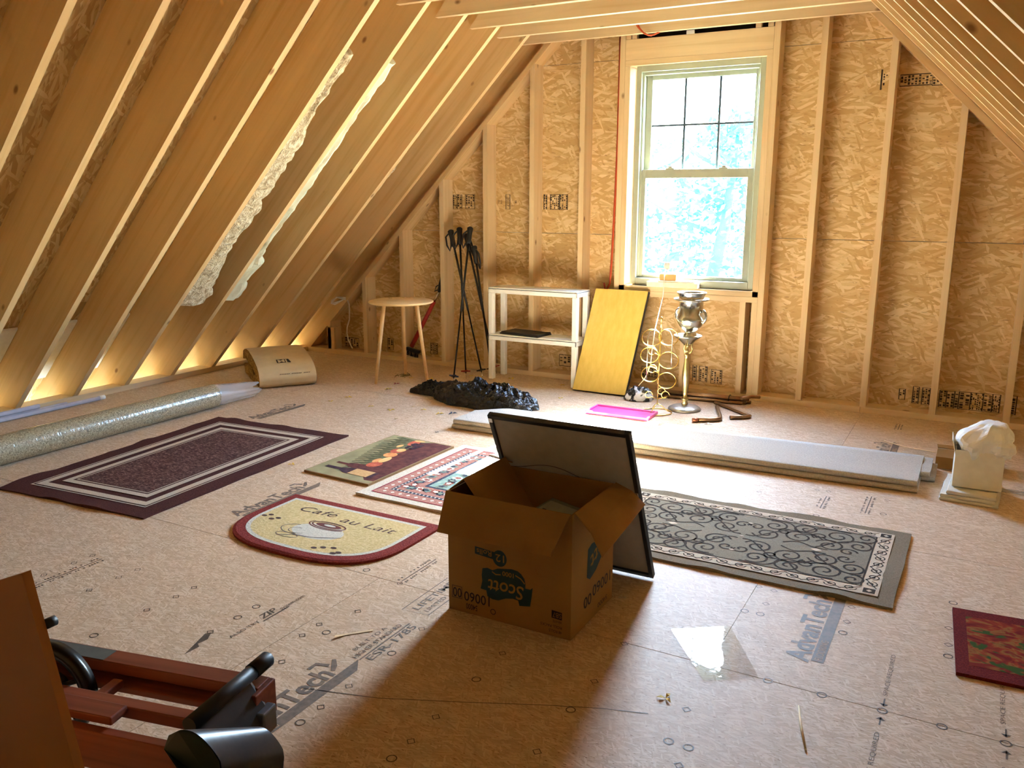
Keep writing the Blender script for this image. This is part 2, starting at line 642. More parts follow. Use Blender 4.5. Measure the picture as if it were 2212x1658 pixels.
for x, y, s in ((4.97, -3.475, -1), (5.262, -3.47, -1), (4.97, -3.575, 1), (5.262, -3.575, 1)):
    mb.flat([(x - 0.002, y - 0.018), (x + 0.002, y - 0.018), (x + 0.002, y + 0.018), (x - 0.002, y + 0.018)], 0.0006)
    mb.flat([(x - 0.012, y + s * 0.008), (x, y + s * 0.022), (x + 0.012, y + s * 0.008)][::s], 0.0006)
mb.build('spacing_print', M_ink2, floor)
mb = MB()
for x, ya, yb in ((2.24, -4.32, -3.90), (4.555, -1.98, -1.80), (3.36, -3.50, -3.28), (4.74, -1.95, -1.70), (4.735, -0.35, -0.2)):
    mb.box(x - 0.002, x + 0.002, ya, yb, 0.0003, 0.0006)
    n = int((yb - ya) / 0.011)
    random.seed(int(x * 100))
    for sd in (-1, 1):
        for i in range(n):
            if random.random() < 0.72:
                yy = ya + i * 0.011
                mb.box(x + sd * 0.016 - 0.005, x + sd * 0.016 + 0.006 * random.random(), yy, yy + 0.006, 0.0003, 0.0006)
mb.flat([(3.085, -4.235), (3.040, -4.115), (3.052, -4.10), (3.075, -4.135), (3.070, -4.17), (3.088, -4.18)], 0.0006)
mb.build('faint_code_print', M_ink2, floor)

DIA = [(4.501, -2.917), (4.555, -2.924), (4.553, -3.039), (4.813, -2.921), (4.814, -3.038), (5.108, -2.923), (5.112, -3.041), (4.505, -3.771), (4.56, -4.007), (3.365, -3.519), (3.368, -3.76), (3.316, -3.892), (3.317, -3.973), (3.624, -3.755), (3.373, -4.122), (3.632, -4.127), (3.631, -4.244), (3.925, -3.76), (3.93, -4.13), (3.933, -4.248), (4.233, -4.129), (4.231, -3.766), (4.228, -3.526), (2.183, -4.098), (2.181, -3.977), (2.181, -3.899), (2.442, -3.899), (2.44, -3.978), (2.44, -4.096), (2.749, -3.983), (2.746, -3.902), (2.743, -4.097), (3.046, -4.099), (4.265, -1.891), (4.501, -1.729), (4.552, -1.723), (4.809, -1.718)]
CIR = [(4.502, -3.126), (4.553, -3.123), (4.813, -3.121), (5.114, -2.719), (5.114, -3.118), (4.507, -3.928), (4.559, -3.928), (3.189, -3.487), (3.371, -3.921), (3.63, -3.923), (3.631, -4.324), (3.93, -3.922), (3.931, -4.327), (4.231, -3.926), (2.742, -4.293), (3.049, -3.986), (3.046, -3.901), (4.666, -3.520), (4.814, -3.520), (4.97, -3.520), (5.115, -3.520), (5.261, -3.520), (4.556, -2.082), (4.812, -1.92)]
for (x, y) in DIA:
    MB().ribbon([(x - 0.012, y), (x, y + 0.012), (x + 0.012, y), (x, y - 0.012)], 0.0035, 0.0006, closed=True).build('nail_mark', M_ink2, floor)
for (x, y) in CIR:
    MB().ribbon([(x + 0.0125 * math.cos(a), y + 0.0125 * math.sin(a)) for a in [i * math.pi / 7 for i in range(14)]], 0.0035, 0.0006, closed=True).build('nail_mark', M_ink2, floor)
# a long pencil snap line
MB().ribbon([(3.52, -4.20), (3.74, -4.135), (3.95, -4.04), (4.16, -3.94), (4.30, -3.88), (4.42, -3.84)], 0.003, 0.0006).build('pencil_line', M_ink2, floor)

# ---- back gable wall
wall = struct(empty('wall_back', (CX, 0.07, 0)), 'open studded gable wall sheathed in strand board')
T = 0.1397
def rakeL(x): return x + 0.25
def rakeR(x): return 6.788 - x

def stud(x, z0=W, z1=None, w=W, name='stud', y0=0.0):
    tops = []
    for xx in (x, x + w):
        t = min(rakeL(xx), rakeR(xx))
        tops.append(min(t, z1) if z1 else t)
    if min(tops) < z0 + 0.02:
        return
    MB().prism([(x, z0), (x + w, z0), (x + w, tops[1]), (x, tops[0])], 'y', y0, T).build(name, M_pine_z, wall)

for n in range(0, 17):
    x = n * 0.4064
    if n in (7, 8, 9):
        if n > 7:
            stud(x, W, 0.672, name='cripple_stud')
        continue
    stud(x)
for x in (2.735, 3.7755):
    stud(x, name='king_stud')
stud(2.7745, z1=0.672, name='jack_stud'); stud(3.7365, z1=0.672, name='jack_stud')
stud(2.7745, z0=0.712, z1=2.25, name='trimmer_stud'); stud(3.7365, z0=0.712, z1=2.25, name='trimmer_stud')
# left short blocking by the eave
MB().bbox(-0.005, 0.075, 0.0, 0.1, 0.0382, 0.235).build('short_block', M_pine_z, wall)
for a, b in ((-0.36, 4.475), (4.477, 6.90)):
    MB().bbox(a, b, 0.0, T, 0.0, W, 0.001).build('sole_plate', M_pine_x, wall)
# rake plates following the roof slopes
for s in (0, 1):
    p = [(-0.21, 0.0385), (-0.265, 0.0385), (2.60, 2.904), (2.66, 2.910)]
    if s:
        p = [(2 * CX - a, b) for a, b in p][::-1]
    MB().prism(p, 'y', 0.0, T).build('rake_plate', M_raf_r if s else M_raf_l, wall)
MB().bbox(2.7745, 3.7745, -0.001, 0.038, 2.289, 2.424, 0.001).build('header', M_pine_x, wall)
MB().bbox(2.7745, 3.7745, 0.0, T, 2.251, 2.288, 0.001).build('header_plate', M_pine_x, wall)
for z in (0.673, 0.711):
    MB().bbox(2.7735, 3.7745, 0.0, T, z, z + 0.037, 0.001).build('sill_plate', M_pine_x, wall)
for x in (2.776, 2.818, 3.655, 3.733):
    MB().bbox(x, x + 0.036, 0.0, 0.036, 2.425, 2.60, 0.001).build('header_block', M_pine_z, wall)
MB().box(2.775, 3.774, 0.10, 0.138, 2.30, 2.80).build('header_shade_sheet', M_dark, wall)  # added dark sheet standing in for the shade above the header
# strand board sheathing, clipped to the gable and cut round the window
HX0, HX1, HZ0, HZ1 = 2.838, 3.732, 0.76, 2.27
zs = [-0.4, 1.10, 2.3195, 3.54, 3.95]
for r in range(4):
    za, zb = zs[r] + 0.0015, zs[r + 1] - 0.0015
    off = (0.0, 1.22)[r % 2]
    xsn = [-0.75, 1.63 - off, 4.07 - off, 6.5 - off, 7.3]
    for a, b in zip(xsn[:-1], xsn[1:]):
        a += 0.0015; b -= 0.0015
        cells = []
        if a < HX1 and b > HX0 and za < HZ1 and zb > HZ0:
            for (p, q_, z0_, z1_) in ((a, min(b, HX0), za, zb), (max(a, HX1), b, za, zb),
                                      (max(a, HX0), min(b, HX1), za, min(zb, HZ0)), (max(a, HX0), min(b, HX1), max(za, HZ1), zb)):
                if q_ - p > 0.002 and z1_ - z0_ > 0.002:
                    cells.append((p, q_, z0_, z1_))
        else:
            cells = [(a, b, za, zb)]
        mb = MB()
        for (p, q_, z0_, z1_) in cells:
            poly = [(p, z0_), (q_, z0_), (q_, z1_), (p, z1_)]
            poly = clip(poly, -1, 1, 0.69)
            poly = clip(poly, 1, 1, 6.538 + 0.69)
            if len(poly) >= 3:
                mb.prism(poly, 'y', T + 0.0005, T + 0.012)
        if mb.v:
            mb.build('sheathing_panel', M_osb, wall)

mb = MB()
for poly in ([(-0.75, -0.6), (HX0, -0.6), (HX0, 4.0), (-0.75, 4.0)], [(HX1, -0.6), (7.3, -0.6), (7.3, 4.0), (HX1, 4.0)], [(HX0, -0.6), (HX1, -0.6), (HX1, HZ0), (HX0, HZ0)], [(HX0, HZ1), (HX1, HZ1), (HX1, 4.0), (HX0, 4.0)]):
    poly = clip(clip(poly, -1, 1, 0.70), 1, 1, 7.238)
    mb.prism(poly, 'y', T + 0.013, T + 0.030)
mb.build('outer_siding', plain('grey_siding', lin(170, 170, 165), 0.8), wall)

# printed grade stamps on the sheathing (read sideways)
def stamp_box(mb, x0, x1, z0, z1, w=0.006):
    M = frame2d((0, T - 0.0004, 0), (1, 0, 0), (0, 0, 1))
    mb.ribbon([(x0, z0), (x1, z0), (x1, z1), (x0, z1)], w, 0, 0, M, closed=True)

def stamp_bars(mb, x0, x1, z0, z1, n, seed):
    M = frame2d((0, T - 0.0005, 0), (1, 0, 0), (0, 0, 1))
    random.seed(seed)
    for i in range(n):
        xx = x0 + (x1 - x0) * (i + 0.5) / n
        z = z0 + 0.006
        while z < z1 - 0.01:
            L = 0.005 + 0.012 * random.random()
            if random.random() < 0.75:
                h = (x1 - x0) / n * 0.3
                mb.flat([(xx - h, z), (xx + h, z), (xx + h, min(z + L, z1)), (xx - h, min(z + L, z1))], 0, 0, M)
            z += L + 0.005

def stamp(x0, x1, z0, z1, n, seed):
    mb = MB(); stamp_box(mb, x0, x1, z0, z1); stamp_bars(mb, x0, x1, z0, z1, n, seed)
    mb.build('grade_stamp', M_black_ink, wall)

for i, (x0, x1, z0, z1, n) in enumerate([(1.262, 1.30, 1.278, 1.390, 3), (1.30, 1.345, 1.278, 1.390, 2), (1.38, 1.465, 1.278, 1.390, 4),
        (2.085, 2.11, 1.278, 1.39, 2), (2.14, 2.215, 1.278, 1.39, 5), (2.22, 2.285, 1.278, 1.39, 4),
        (4.690, 4.725, 0.085, 0.155, 2), (4.770, 4.805, 0.068, 0.178, 2), (4.825, 4.870, 0.066, 0.176, 3),
        (4.925, 4.965, 0.062, 0.170, 2), (4.965, 5.01, 0.062, 0.170, 2), (5.01, 5.035, 0.062, 0.172, 1), (5.035, 5.10, 0.062, 0.173, 2), (5.10, 5.17, 0.062, 0.174, 6), (5.17, 5.22, 0.062, 0.176, 2), (5.22, 5.262, 0.062, 0.177, 4), (5.31, 5.35, 0.06, 0.178, 1),
        (3.311, 3.338, 0.066, 0.180, 1), (3.360, 3.418, 0.064, 0.178, 3), (3.447, 3.525, 0.06, 0.16, 4), (2.92, 3.04, 0.06, 0.135, 5),
        (0.08, 0.235, 0.05, 0.13, 5), (0.56, 0.62, 0.06, 0.16, 2), (1.015, 1.085, 0.06, 0.155, 4), (2.235, 2.335, 0.075, 0.163, 3),
        (4.52, 4.70, 2.035, 2.10, 9), (4.70, 4.76, 2.03, 2.075, 3)]):
    stamp(x0, x1, z0, z1, n, i)
mb = MB()
stamp_box(mb, 1.752, 1.788, 1.278, 1.390)
put_text(mb, '2017', frame2d((1.760, T - 0.0005, 1.370), (0, 0, -1), (1, 0, 0)), 0.030, fit=0.072)
put_text(mb, '1', frame2d((1.688, T - 0.0005, 1.342), (0, 0, -1), (1, 0, 0)), 0.022, bold=0.02)
mb.box(1.68, 1.683, T - 0.0006, T, 1.318, 1.35); mb.box(1.712, 1.715, T - 0.0006, T, 1.318, 1.35)
put_text(mb, '28', frame2d((1.832, T - 0.0005, 1.345), (0, 0, -1), (1, 0, 0)), 0.022, bold=0.02)
mb.build('grade_stamp', M_black_ink, wall)
mb = MB(); mb.box(4.408, 4.418, T - 0.0006, T, 2.02, 2.14); stamp_bars(mb, 4.42, 4.45, 2.04, 2.12, 2, 77)
mb.build('grade_stamp', M_black_ink, wall)

# ---- eave plates
wl = struct(empty('wall_left', (-0.31, -4.2, 0)), 'low eave plate under the left rafters')
MB().bbox(-0.378, -0.238, Y_BACK, -0.001, 0.0, W, 0.001).build('eave_plate', M_pine_y, wl)
wr = struct(empty('wall_right', (6.85, -4.2, 0)), 'low eave plate under the right rafters')
MB().bbox(2 * CX + 0.238, 2 * CX + 0.378, Y_BACK, -0.001, 0.0, W, 0.001).build('eave_plate', M_pine_y, wr)

# ---- roof slopes
RAFT = [(-0.242, 0.0385), (-0.38, 0.0385), (-0.38, -0.10), (-0.85, -0.57), (-0.85, -0.166), (3.25, 3.934), (3.25, 3.53)]
cl = struct(empty('ceiling_left', (1.5, -4.2, 1.8)), 'left roof slope of bare pine rafters')
cr = struct(empty('ceiling_right', (5.0, -4.2, 1.8)), 'right roof slope of bare pine rafters')
first = {}
for par, mir, ys, m in ((cl, 0, [-0.32 - 0.4 * k for k in range(20)], M_raf_l), (cr, 1, [-0.45, -0.84, -1.22, -1.62, -2.0, -2.38, -2.77, -3.16] + [-3.16 - 0.4 * k for k in range(1, 13)], M_raf_r)):
    P = [(2 * CX - a, b) for a, b in RAFT][::-1] if mir else RAFT
    src = None
    for y in ys:
        if src is None:
            src = MB().prism(P, 'y', ys[0], ys[0] + W).build('rafter', m, par)
        else:
            copy_part(src, par, loc=(0, y - ys[0], 0), name='rafter')
    # end rafter on the rake plate
    E_ = [(a, b + 0.026) for a, b in [(-0.25, 0.031), (-0.6, -0.30), (-0.6, 0.08), (3.25, 3.93), (3.25, 3.53)]]
    if mir:
        E_ = [(2 * CX - a, b) for a, b in E_][::-1]
    MB().prism(E_, 'y', 0.055, 0.093).build('end_rafter', m, par)
    # roof sheathing in courses
    d = 0.8625
    for c in range(5):
        xa, xb = -0.85 + c * d, min(-0.85 + (c + 1) * d, 3.262)
        ysn = [Y_BACK - 0.1, -6.2 + (1.22 if c % 2 else 0), -3.76 + (1.22 if c % 2 else 0), -1.32 + (1.22 if c % 2 else 0), 0.16]
        for ya, yb in zip(ysn[:-1], ysn[1:]):
            if yb - ya < 0.05:
                continue
            poly = [(xa + 0.001, xa + 0.686), (xb - 0.001, xb + 0.684), (xb - 0.001, xb + 0.702), (xa + 0.001, xa + 0.704)]
            if mir:
                poly = [(2 * CX - a, b) for a, b in poly][::-1]
            MB().prism(poly, 'y', ya + 0.001, yb - 0.001).build('roof_panel', M_roof, par)
for mir, par in ((0, cl), (1, cr)):
    f = (lambda a: 2 * CX - a) if mir else (lambda a: a)
    for nm, (a, b, c, d) in (('soffit_board', (-0.90, -0.384, -0.60, -0.585)), ('fascia_board', (-0.90, -0.88, -0.585, -0.15))):
        x0, x1 = sorted((f(a), f(b)))
        MB().box(x0, x1, Y_BACK - 0.1, 0.15, c, d).build(nm, M_vinyl, par)
MB().box(3.252, 3.286, Y_BACK, 0.13, 3.60, 3.95).build('ridge_board', M_pine_y, cl)

for mir, par in ((0, cl), (1, cr)):
    poly = [(-0.87, -0.16), (3.266, 3.976), (3.266, 3.99), (-0.87, -0.146)]
    if mir:
        poly = [(2 * CX - a, b) for a, b in poly][::-1]
    MB().prism(poly, 'y', Y_BACK - 0.1, 0.17).build('roof_felt', M_dark, par)

M_eave_glow = plain('white_eave_glow', lin(232, 230, 222), 0.8, 0.05)  # added white panels whose colour stands in for soffit daylight in the bays
for mir, par, ys in ((0, cl, [-0.32 - 0.4 * k for k in range(14)]), (1, cr, [-0.45 - 0.39 * k for k in range(14)])):
    poly = [(-0.52, 0.142), (-0.10, 0.562), (-0.10, 0.574), (-0.52, 0.154)]
    if mir:
        poly = [(2 * CX - a, b) for a, b in poly][::-1]
    src = None
    for y in ys:
        if src is None:
            y_ = y
            src = MB().prism(poly, 'y', y - 0.355, y - 0.004).build('eave_glow_panel', M_eave_glow, par)
        else:
            copy_part(src, par, loc=(0, y - y_, 0), name='eave_glow_panel')

# ---- ceiling joists
cj = struct(empty('ceiling', (CX, -4.2, 2.45)), 'pine ceiling joists tying the rafters')
JP = [(2.162, 2.442), (4.376, 2.442), (4.236, 2.582), (2.302, 2.582)]
src = None
jy = [-0.086, -0.40, -0.761, -1.161, -1.561] + [-1.961 - 0.4 * k for k in range(16)]
for y in jy:
    P = [(1.98, 2.442), (4.558, 2.442), (4.438, 2.582), (2.10, 2.582)]
    if src is None:
        src = MB().prism(P, 'y', jy[0], jy[0] + W).build('ceiling_joist', M_pine_x, cj)
    else:
        copy_part(src, cj, loc=(0, y - jy[0], 0), name='ceiling_joist')

# ---- gable wall behind the camera (plain boarded)
wf = struct(empty('wall_front', (CX, Y_BACK, 0)), 'strand board gable wall behind the viewer')
for i, (z0, z1) in enumerate(((0.0, 1.2192), (1.2212, 2.44), (2.442, 3.95))):
    for a, b in ((-0.75, 1.629), (1.631, 4.07), (4.072, 7.3)):
        poly = clip(clip([(a, z0), (b, z0), (b, z1), (a, z1)], -1, 1, 0.69), 1, 1, 7.228)
        if len(poly) > 2:
            MB().prism(poly, 'y', Y_BACK - 0.012, Y_BACK).build('sheathing_panel', M_osb, wf)
poly = clip(clip([(-0.75, -0.1), (7.3, -0.1), (7.3, 4.0), (-0.75, 4.0)], -1, 1, 0.70), 1, 1, 7.238)
MB().prism(poly, 'y', Y_BACK - 0.030, Y_BACK - 0.013).build('outer_siding', M_vinyl, wf)

# ---- window
win = struct(empty('window_1', (3.287, 0.06, 0.767)), 'cream double hung window with a six pane upper sash')
def ring(name, x0, x1, z0, z1, y0, y1, l, r, b, t, m, par, bev=0.003):
    mb = MB()
    mb.bbox(x0, x0 + l, y0, y1, z0, z1, bev); mb.bbox(x1 - r, x1, y0, y1, z0, z1, bev)
    mb.bbox(x0 + l - 0.001, x1 - r + 0.001, y0, y1, z0, z0 + b, bev); mb.bbox(x0 + l - 0.001, x1 - r + 0.001, y0, y1, z1 - t, z1, bev)
    return mb.build(name, m, par)
fr = ring('window_frame', 2.848, 3.729, 0.752, 2.252, 0.035, 0.150, 0.036, 0.036, 0.05, 0.04, M_vinyl, win)
ring('jamb_liner', 2.884, 3.693, 0.80, 2.212, 0.060, 0.145, 0.014, 0.014, 0.004, 0.020, M_vinyl, win, 0.002)
us = ring('upper_sash', 2.898, 3.680, 1.518, 2.194, 0.104, 0.136, 0.044, 0.030, 0.04, 0.032, M_vinyl, win)
ls = ring('lower_sash', 2.890, 3.688, 0.772, 1.560, 0.066, 0.100, 0.036, 0.046, 0.056, 0.060, M_vinyl, win)
M_munt = plain('grey_muntin', lin(66, 80, 90), 0.6, 0.05)
for x in (3.176, 3.417):
    MB().bbox(x - 0.008, x + 0.008, 0.112, 0.126, 1.56, 2.163, 0.002).build('muntin', M_munt, us)
MB().bbox(2.94, 3.652, 0.111, 0.125, 1.851, 1.865, 0.002).build('muntin', M_munt, us)
xe = [2.940, 3.168, 3.184, 3.409, 3.425, 3.652]
for a, b in ((0, 1), (2, 3), (4, 5)):
    for z0, z1 in ((1.557, 1.851), (1.865, 2.163)):
        MB().box(xe[a], xe[b], 0.1185, 0.1215, z0, z1).build('pane', M_glass, us)
MB().box(2.925, 3.643, 0.0815, 0.0845, 0.827, 1.501).build('pane', M_glass, ls)
for x in (3.10, 3.475):
    mb = MB(); mb.bbox(x - 0.03, x + 0.03, 0.068, 0.098, 1.559, 1.569, 0.002)
    mb.bbox(x - 0.008, x + 0.018, 0.06, 0.092, 1.568, 1.580, 0.002)
    mb.build('sash_lock', M_vinyl, ls)

# ================================================================== THINGS ON THE FLOOR
def pile(name, c, c2, scale=220.0, rough=0.95, bump=0.5, bd=0.004):
    t = NT(name, rough, spec=0.1)
    nn = t.noise(t.co(), scale, 2)
    t.col(t.ramp(nn.outputs[0], [(0.32, c), (0.68, c2)]))
    t.bump(nn.outputs[0], bump, bd)
    return t.mat

def quadmap(c):
    """bilinear map from the unit square to four floor corners (SW, SE, NE, NW)"""
    def f(u, v):
        a = [c[0][i] * (1 - u) + c[1][i] * u for i in (0, 1)]
        b = [c[3][i] * (1 - u) + c[2][i] * u for i in (0, 1)]
        return (a[0] * (1 - v) + b[0] * v, a[1] * (1 - v) + b[1] * v)
    return f

def slab_rug(name, corners, th, mats, par, wav=0.0, nx=24, ny=24, seed=0.0):
    """thin rug body with slightly wavy rim"""
    q = quadmap(corners)
    mb = MB()
    def top(u, v):
        x, y = q(u, v)
        e = min(u, v, 1 - u, 1 - v)
        k = max(0.0, 1 - e * 12)
        z = th + wav * k * max(0, nz(x + seed, y, 0.3, 6.0)) * 1.6
        x += wav * 0.8 * k * nz(x, y + seed, 1.7, 5.0); y += wav * 0.8 * k * nz(x + 9, y, seed, 5.0)
        return (x, y, z)
    mb.grid(top, nx, ny)
    rim = [(i / (nx - 1), 0) for i in range(nx)] + [(1, j / (ny - 1)) for j in range(1, ny)] + [(1 - i / (nx - 1), 1) for i in range(1, nx)] + [(0, 1 - j / (ny - 1)) for j in range(1, ny - 1)]
    vs = []
    for u, v in rim:
        p = top(u, v); vs += [p, (p[0], p[1], 0.0005)]
    n = len(rim)
    mb.add(vs, [(2 * i, 2 * i + 1, 2 * ((i + 1) % n) + 1, 2 * ((i + 1) % n)) for i in range(n)])
    return mb.build(name, mats, par)

# ---- brown striped rug
M_brown = pile('dark_brown_pile', lin(66, 36, 34), lin(92, 56, 50))
M_cream = pile('cream_pile', lin(188, 172, 150), lin(214, 200, 178))
M_fleck = NT('flecked_brown_pile', 0.95, spec=0.1)
_a = M_fleck.noise(M_fleck.co((60, 160, 60)), 1.0, 3, 0.7)
M_fleck.col(M_fleck.ramp(_a.outputs[0], [(0.36, lin(62, 40, 38)), (0.52, lin(96, 66, 60)), (0.68, lin(158, 126, 112))]))
M_fleck.bump(_a.outputs[0], 0.5, 0.004)
M_fleck = M_fleck.mat
cs = [(1.096, -3.62), (2.03, -3.55), (1.945, -2.085), (0.951, -2.145)]
rug = thing('area_rug', 'large dark brown rug with cream stripe border beside the plastic wrapped roll', 'rug', (1.5, -2.85, 0))
slab_rug('rug_pile', cs, 0.007, M_brown, rug, 0.010, 30, 40)
q = quadmap(cs)
def band(d0, d1, z, m, name):
    mb = MB()
    u0, v0, u1, v1 = d0 / 0.95, d0 / 1.46, d1 / 0.95, d1 / 1.46
    o = [(u0, v0), (1 - u0, v0), (1 - u0, 1 - v0), (u0, 1 - v0)]
    i_ = [(u1, v1), (1 - u1, v1), (1 - u1, 1 - v1), (u1, 1 - v1)]
    vs = [(*q(*p), z) for p in o + i_]
    mb.add(vs, [(k, (k + 1) % 4, 4 + (k + 1) % 4, 4 + k) for k in range(4)])
    mb.build(name, m, rug)
band(0.095, 0.103, 0.0095, M_cream, 'border_stripe')
band(0.112, 0.150, 0.0095, M_cream, 'border_stripe')
band(0.192, 0.226, 0.0095, M_cream, 'border_stripe')
band(0.236, 0.244, 0.0095, M_cream, 'border_stripe')
mb = MB(); u1, v1 = 0.25 / 0.95, 0.25 / 1.46
mb.add([(*q(u, v), 0.0095) for u, v in ((u1, v1), (1 - u1, v1), (1 - u1, 1 - v1), (u1, 1 - v1))], [(0, 1, 2, 3)])
mb.build('centre_field', M_fleck, rug)

# ---- printed still-life mat (picture top points -x, its right is +y)
M_mat_edge = plain('mat_foam_edge', lin(150, 120, 78), 0.85)
M_mat_sage = NT('printed_sage', 0.8, spec=0.2)
_a = M_mat_sage.noise(M_mat_sage.co(), 9, 4)
M_mat_sage.col(M_mat_sage.ramp(_a.outputs[0], [(0.3, lin(140, 132, 96)), (0.7, lin(172, 164, 120))]))
M_mat_sage = M_mat_sage.mat
def ink(name, a, b, sc_=60):
    t = NT(name, 0.8, spec=0.2); n = t.noise(t.co(), sc_, 3)
    t.col(t.ramp(n.outputs[0], [(0.32, lin(*a)), (0.68, lin(*b))])); return t.mat
I_maroon = ink('print_maroon', (74, 34, 34), (110, 60, 52), 30)
I_plum = ink('print_plum', (48, 30, 38), (80, 52, 60), 50)
I_green = ink('print_fern', (84, 86, 56), (122, 120, 84), 50)
I_green2 = ink('print_dark_fern', (62, 58, 38), (92, 84, 56), 60)
I_orange = ink('print_orange', (206, 122, 66), (232, 168, 104), 40)
I_gold = ink('print_gold', (214, 164, 92), (236, 198, 132), 40)
I_tan = ink('print_tan', (190, 150, 98), (208, 172, 120), 70)
I_rust = ink('print_rust', (170, 70, 48), (206, 112, 80), 40)
wm = thing('picture_doormat', 'thin doormat printed with wine bottles and fruit next to the brown striped rug', 'doormat', (2.39, -2.34, 0))
cw = [(2.178, -2.712), (2.602, -2.732), (2.612, -1.985), (2.180, -1.955)]
slab_rug('mat_body', cw, 0.011, M_mat_edge, wm, 0.0, 4, 4)
qw = quadmap(cw)
def WP(s, t):   # picture coordinates: s right 0..1, t up 0..1
    return qw(1 - t, s)
def wflat(name, poly, m, z):
    MB().add([(*WP(*p), z) for p in poly], [list(range(len(poly)))]).build(name, m, wm)
Z0 = 0.0114
wflat('printed_ground', [(0.01, 0.01), (0.99, 0.01), (0.99, 0.99), (0.01, 0.99)], M_mat_sage, Z0)
random.seed(5)
wflat('printed_table', [(0.06, 0.015), (0.985, 0.015), (0.985, 0.30), (0.9, 0.55), (0.75, 0.52), (0.55, 0.42), (0.3, 0.36), (0.12, 0.26), (0.05, 0.14)], I_maroon, Z0 + 0.0003)
fern = []
for i in range(25):
    t = i / 24
    fern.append((0.22 + 0.74 * t, (0.34 + 0.12 * t) if False else 0.36 + 0.10 * t))
topf = []
for i in range(29):
    t = 1 - i / 28
    topf.append((0.18 + 0.80 * t, 0.52 + 0.33 * t + (0.06 if i % 2 else -0.03)))
wflat('printed_fern', fern + topf, I_green, Z0 + 0.0005)
mb = MB()
for i in range(15):
    s = 0.26 + 0.047 * i; t = 0.46 + 0.012 * i
    mb.ribbon([WP(s, t), WP(s - 0.03, t + 0.12 + 0.008 * i), WP(s - 0.09, t + 0.20 + 0.008 * i)], 0.012, Z0 + 0.0008, taper=True)
mb.build('printed_fronds', I_green2, wm)
def bottle(s, t0, h, w, m, name):
    pts = [(s - w, t0), (s + w, t0), (s + w, t0 + h * 0.55), (s + w * 0.35, t0 + h * 0.70), (s + w * 0.35, t0 + h), (s - w * 0.35, t0 + h), (s - w * 0.35, t0 + h * 0.70), (s - w, t0 + h * 0.55)]
    wflat(name, pts, m, Z0 + 0.0012)
bottle(0.25, 0.30, 0.56, 0.045, I_maroon, 'printed_bottle')
bottle(0.15, 0.12, 0.76, 0.055, I_plum, 'printed_bottle')
wflat('printed_label', [(0.095, 0.18), (0.205, 0.18), (0.205, 0.47), (0.095, 0.47)], I_tan, Z0 + 0.0016)
def blob(s, t, a, b, rot=0.0):
    return [(s + a * math.cos(k) * math.cos(rot) - b * math.sin(k) * math.sin(rot), t + a * math.cos(k) * math.sin(rot) + b * math.sin(k) * math.cos(rot)) for k in [i * math.pi / 8 for i in range(16)]]
for s, t, a, b, r_, m in ((0.34, 0.40, 0.06, 0.09, 0.2, I_rust), (0.46, 0.40, 0.07, 0.055, 0.1, I_gold), (0.42, 0.47, 0.05, 0.05, 0, I_orange), (0.57, 0.47, 0.055, 0.09, 0, I_orange),
                          (0.67, 0.50, 0.055, 0.085, 0, I_rust), (0.70, 0.47, 0.04, 0.06, 0, I_gold), (0.90, 0.52, 0.075, 0.07, 0.25, I_rust), (0.955, 0.50, 0.02, 0.08, 0.1, I_gold), (0.78, 0.60, 0.04, 0.035, 0, I_gold)):
    wflat('printed_fruit', blob(s, t, a, b, r_), m, Z0 + 0.0014 + s * 0.0003)
for i in range(16):
    wflat('printed_grape', blob(0.775 + 0.11 * random.random(), 0.34 + 0.16 * random.random(), 0.018, 0.03), I_plum, Z0 + 0.002 + i * 0.00002)

# ---- oriental rug, partly behind the carton
orug = thing('oriental_rug', 'faded pink and navy oriental rug with cream edge behind the open carton', 'rug', (3.0, -2.4, 0))
co_ = [(2.622, -2.850), (3.420, -2.870), (3.420, -1.945), (2.640, -1.932)]
M_ocream = pile('oriental_cream', lin(198, 190, 170), lin(222, 216, 200), 150, 0.95, 0.2)
slab_rug('rug_pile', co_, 0.010, M_ocream, orug, 0.006, 20, 24, 3.0)
qo = quadmap(co_)
O_red = pile('oriental_crimson', lin(140, 48, 60), lin(166, 72, 84), 200)
O_rose = pile('oriental_rose', lin(166, 114, 104), lin(194, 146, 130), 90)
O_navy = pile('oriental_navy', lin(44, 52, 70), lin(96, 100, 112), 120)
O_teal = pile('oriental_teal', lin(134, 170, 162), lin(172, 196, 184), 60)
O_white = plain('oriental_white', lin(226, 220, 206), 0.9)
def oband(d0, d1, z, m, name):
    a, b, c, d = d0 / 0.80, d0 / 0.92, d1 / 0.80, d1 / 0.92
    o = [(a, b), (1 - a, b), (1 - a, 1 - b), (a, 1 - b)]; i_ = [(c, d), (1 - c, d), (1 - c, 1 - d), (c, 1 - d)]
    MB().add([(*qo(*p), z) for p in o + i_], [(k, (k + 1) % 4, 4 + (k + 1) % 4, 4 + k) for k in range(4)]).build(name, m, orug)
oband(0.050, 0.058, 0.0112, O_red, 'border_line')
oband(0.058, 0.115, 0.0108, O_rose, 'border_band')
oband(0.115, 0.135, 0.0114, O_navy, 'border_line')
oband(0.135, 0.230, 0.0108, O_rose, 'inner_band')
oband(0.230, 0.246, 0.0114, O_navy, 'border_line')
MB().add([(*qo(u, v), 0.0108) for u, v in ((0.307, 0.267), (0.693, 0.267), (0.693, 0.733), (0.307, 0.733))], [(0, 1, 2, 3)]).build('centre_field', O_teal, orug)
random.seed(8)
mb = MB()
for i in range(14):
    for side in range(4):
        f = 0.13 + 0.74 * i / 13
        u, v = ((f, 0.094), (1 - 0.108, f), (f, 1 - 0.094), (0.108, f))[side]
        x, y = qo(u, v)
        mb.flat([(x - 0.011, y), (x, y + 0.011), (x + 0.011, y), (x, y - 0.011)][::-1], 0.0113)
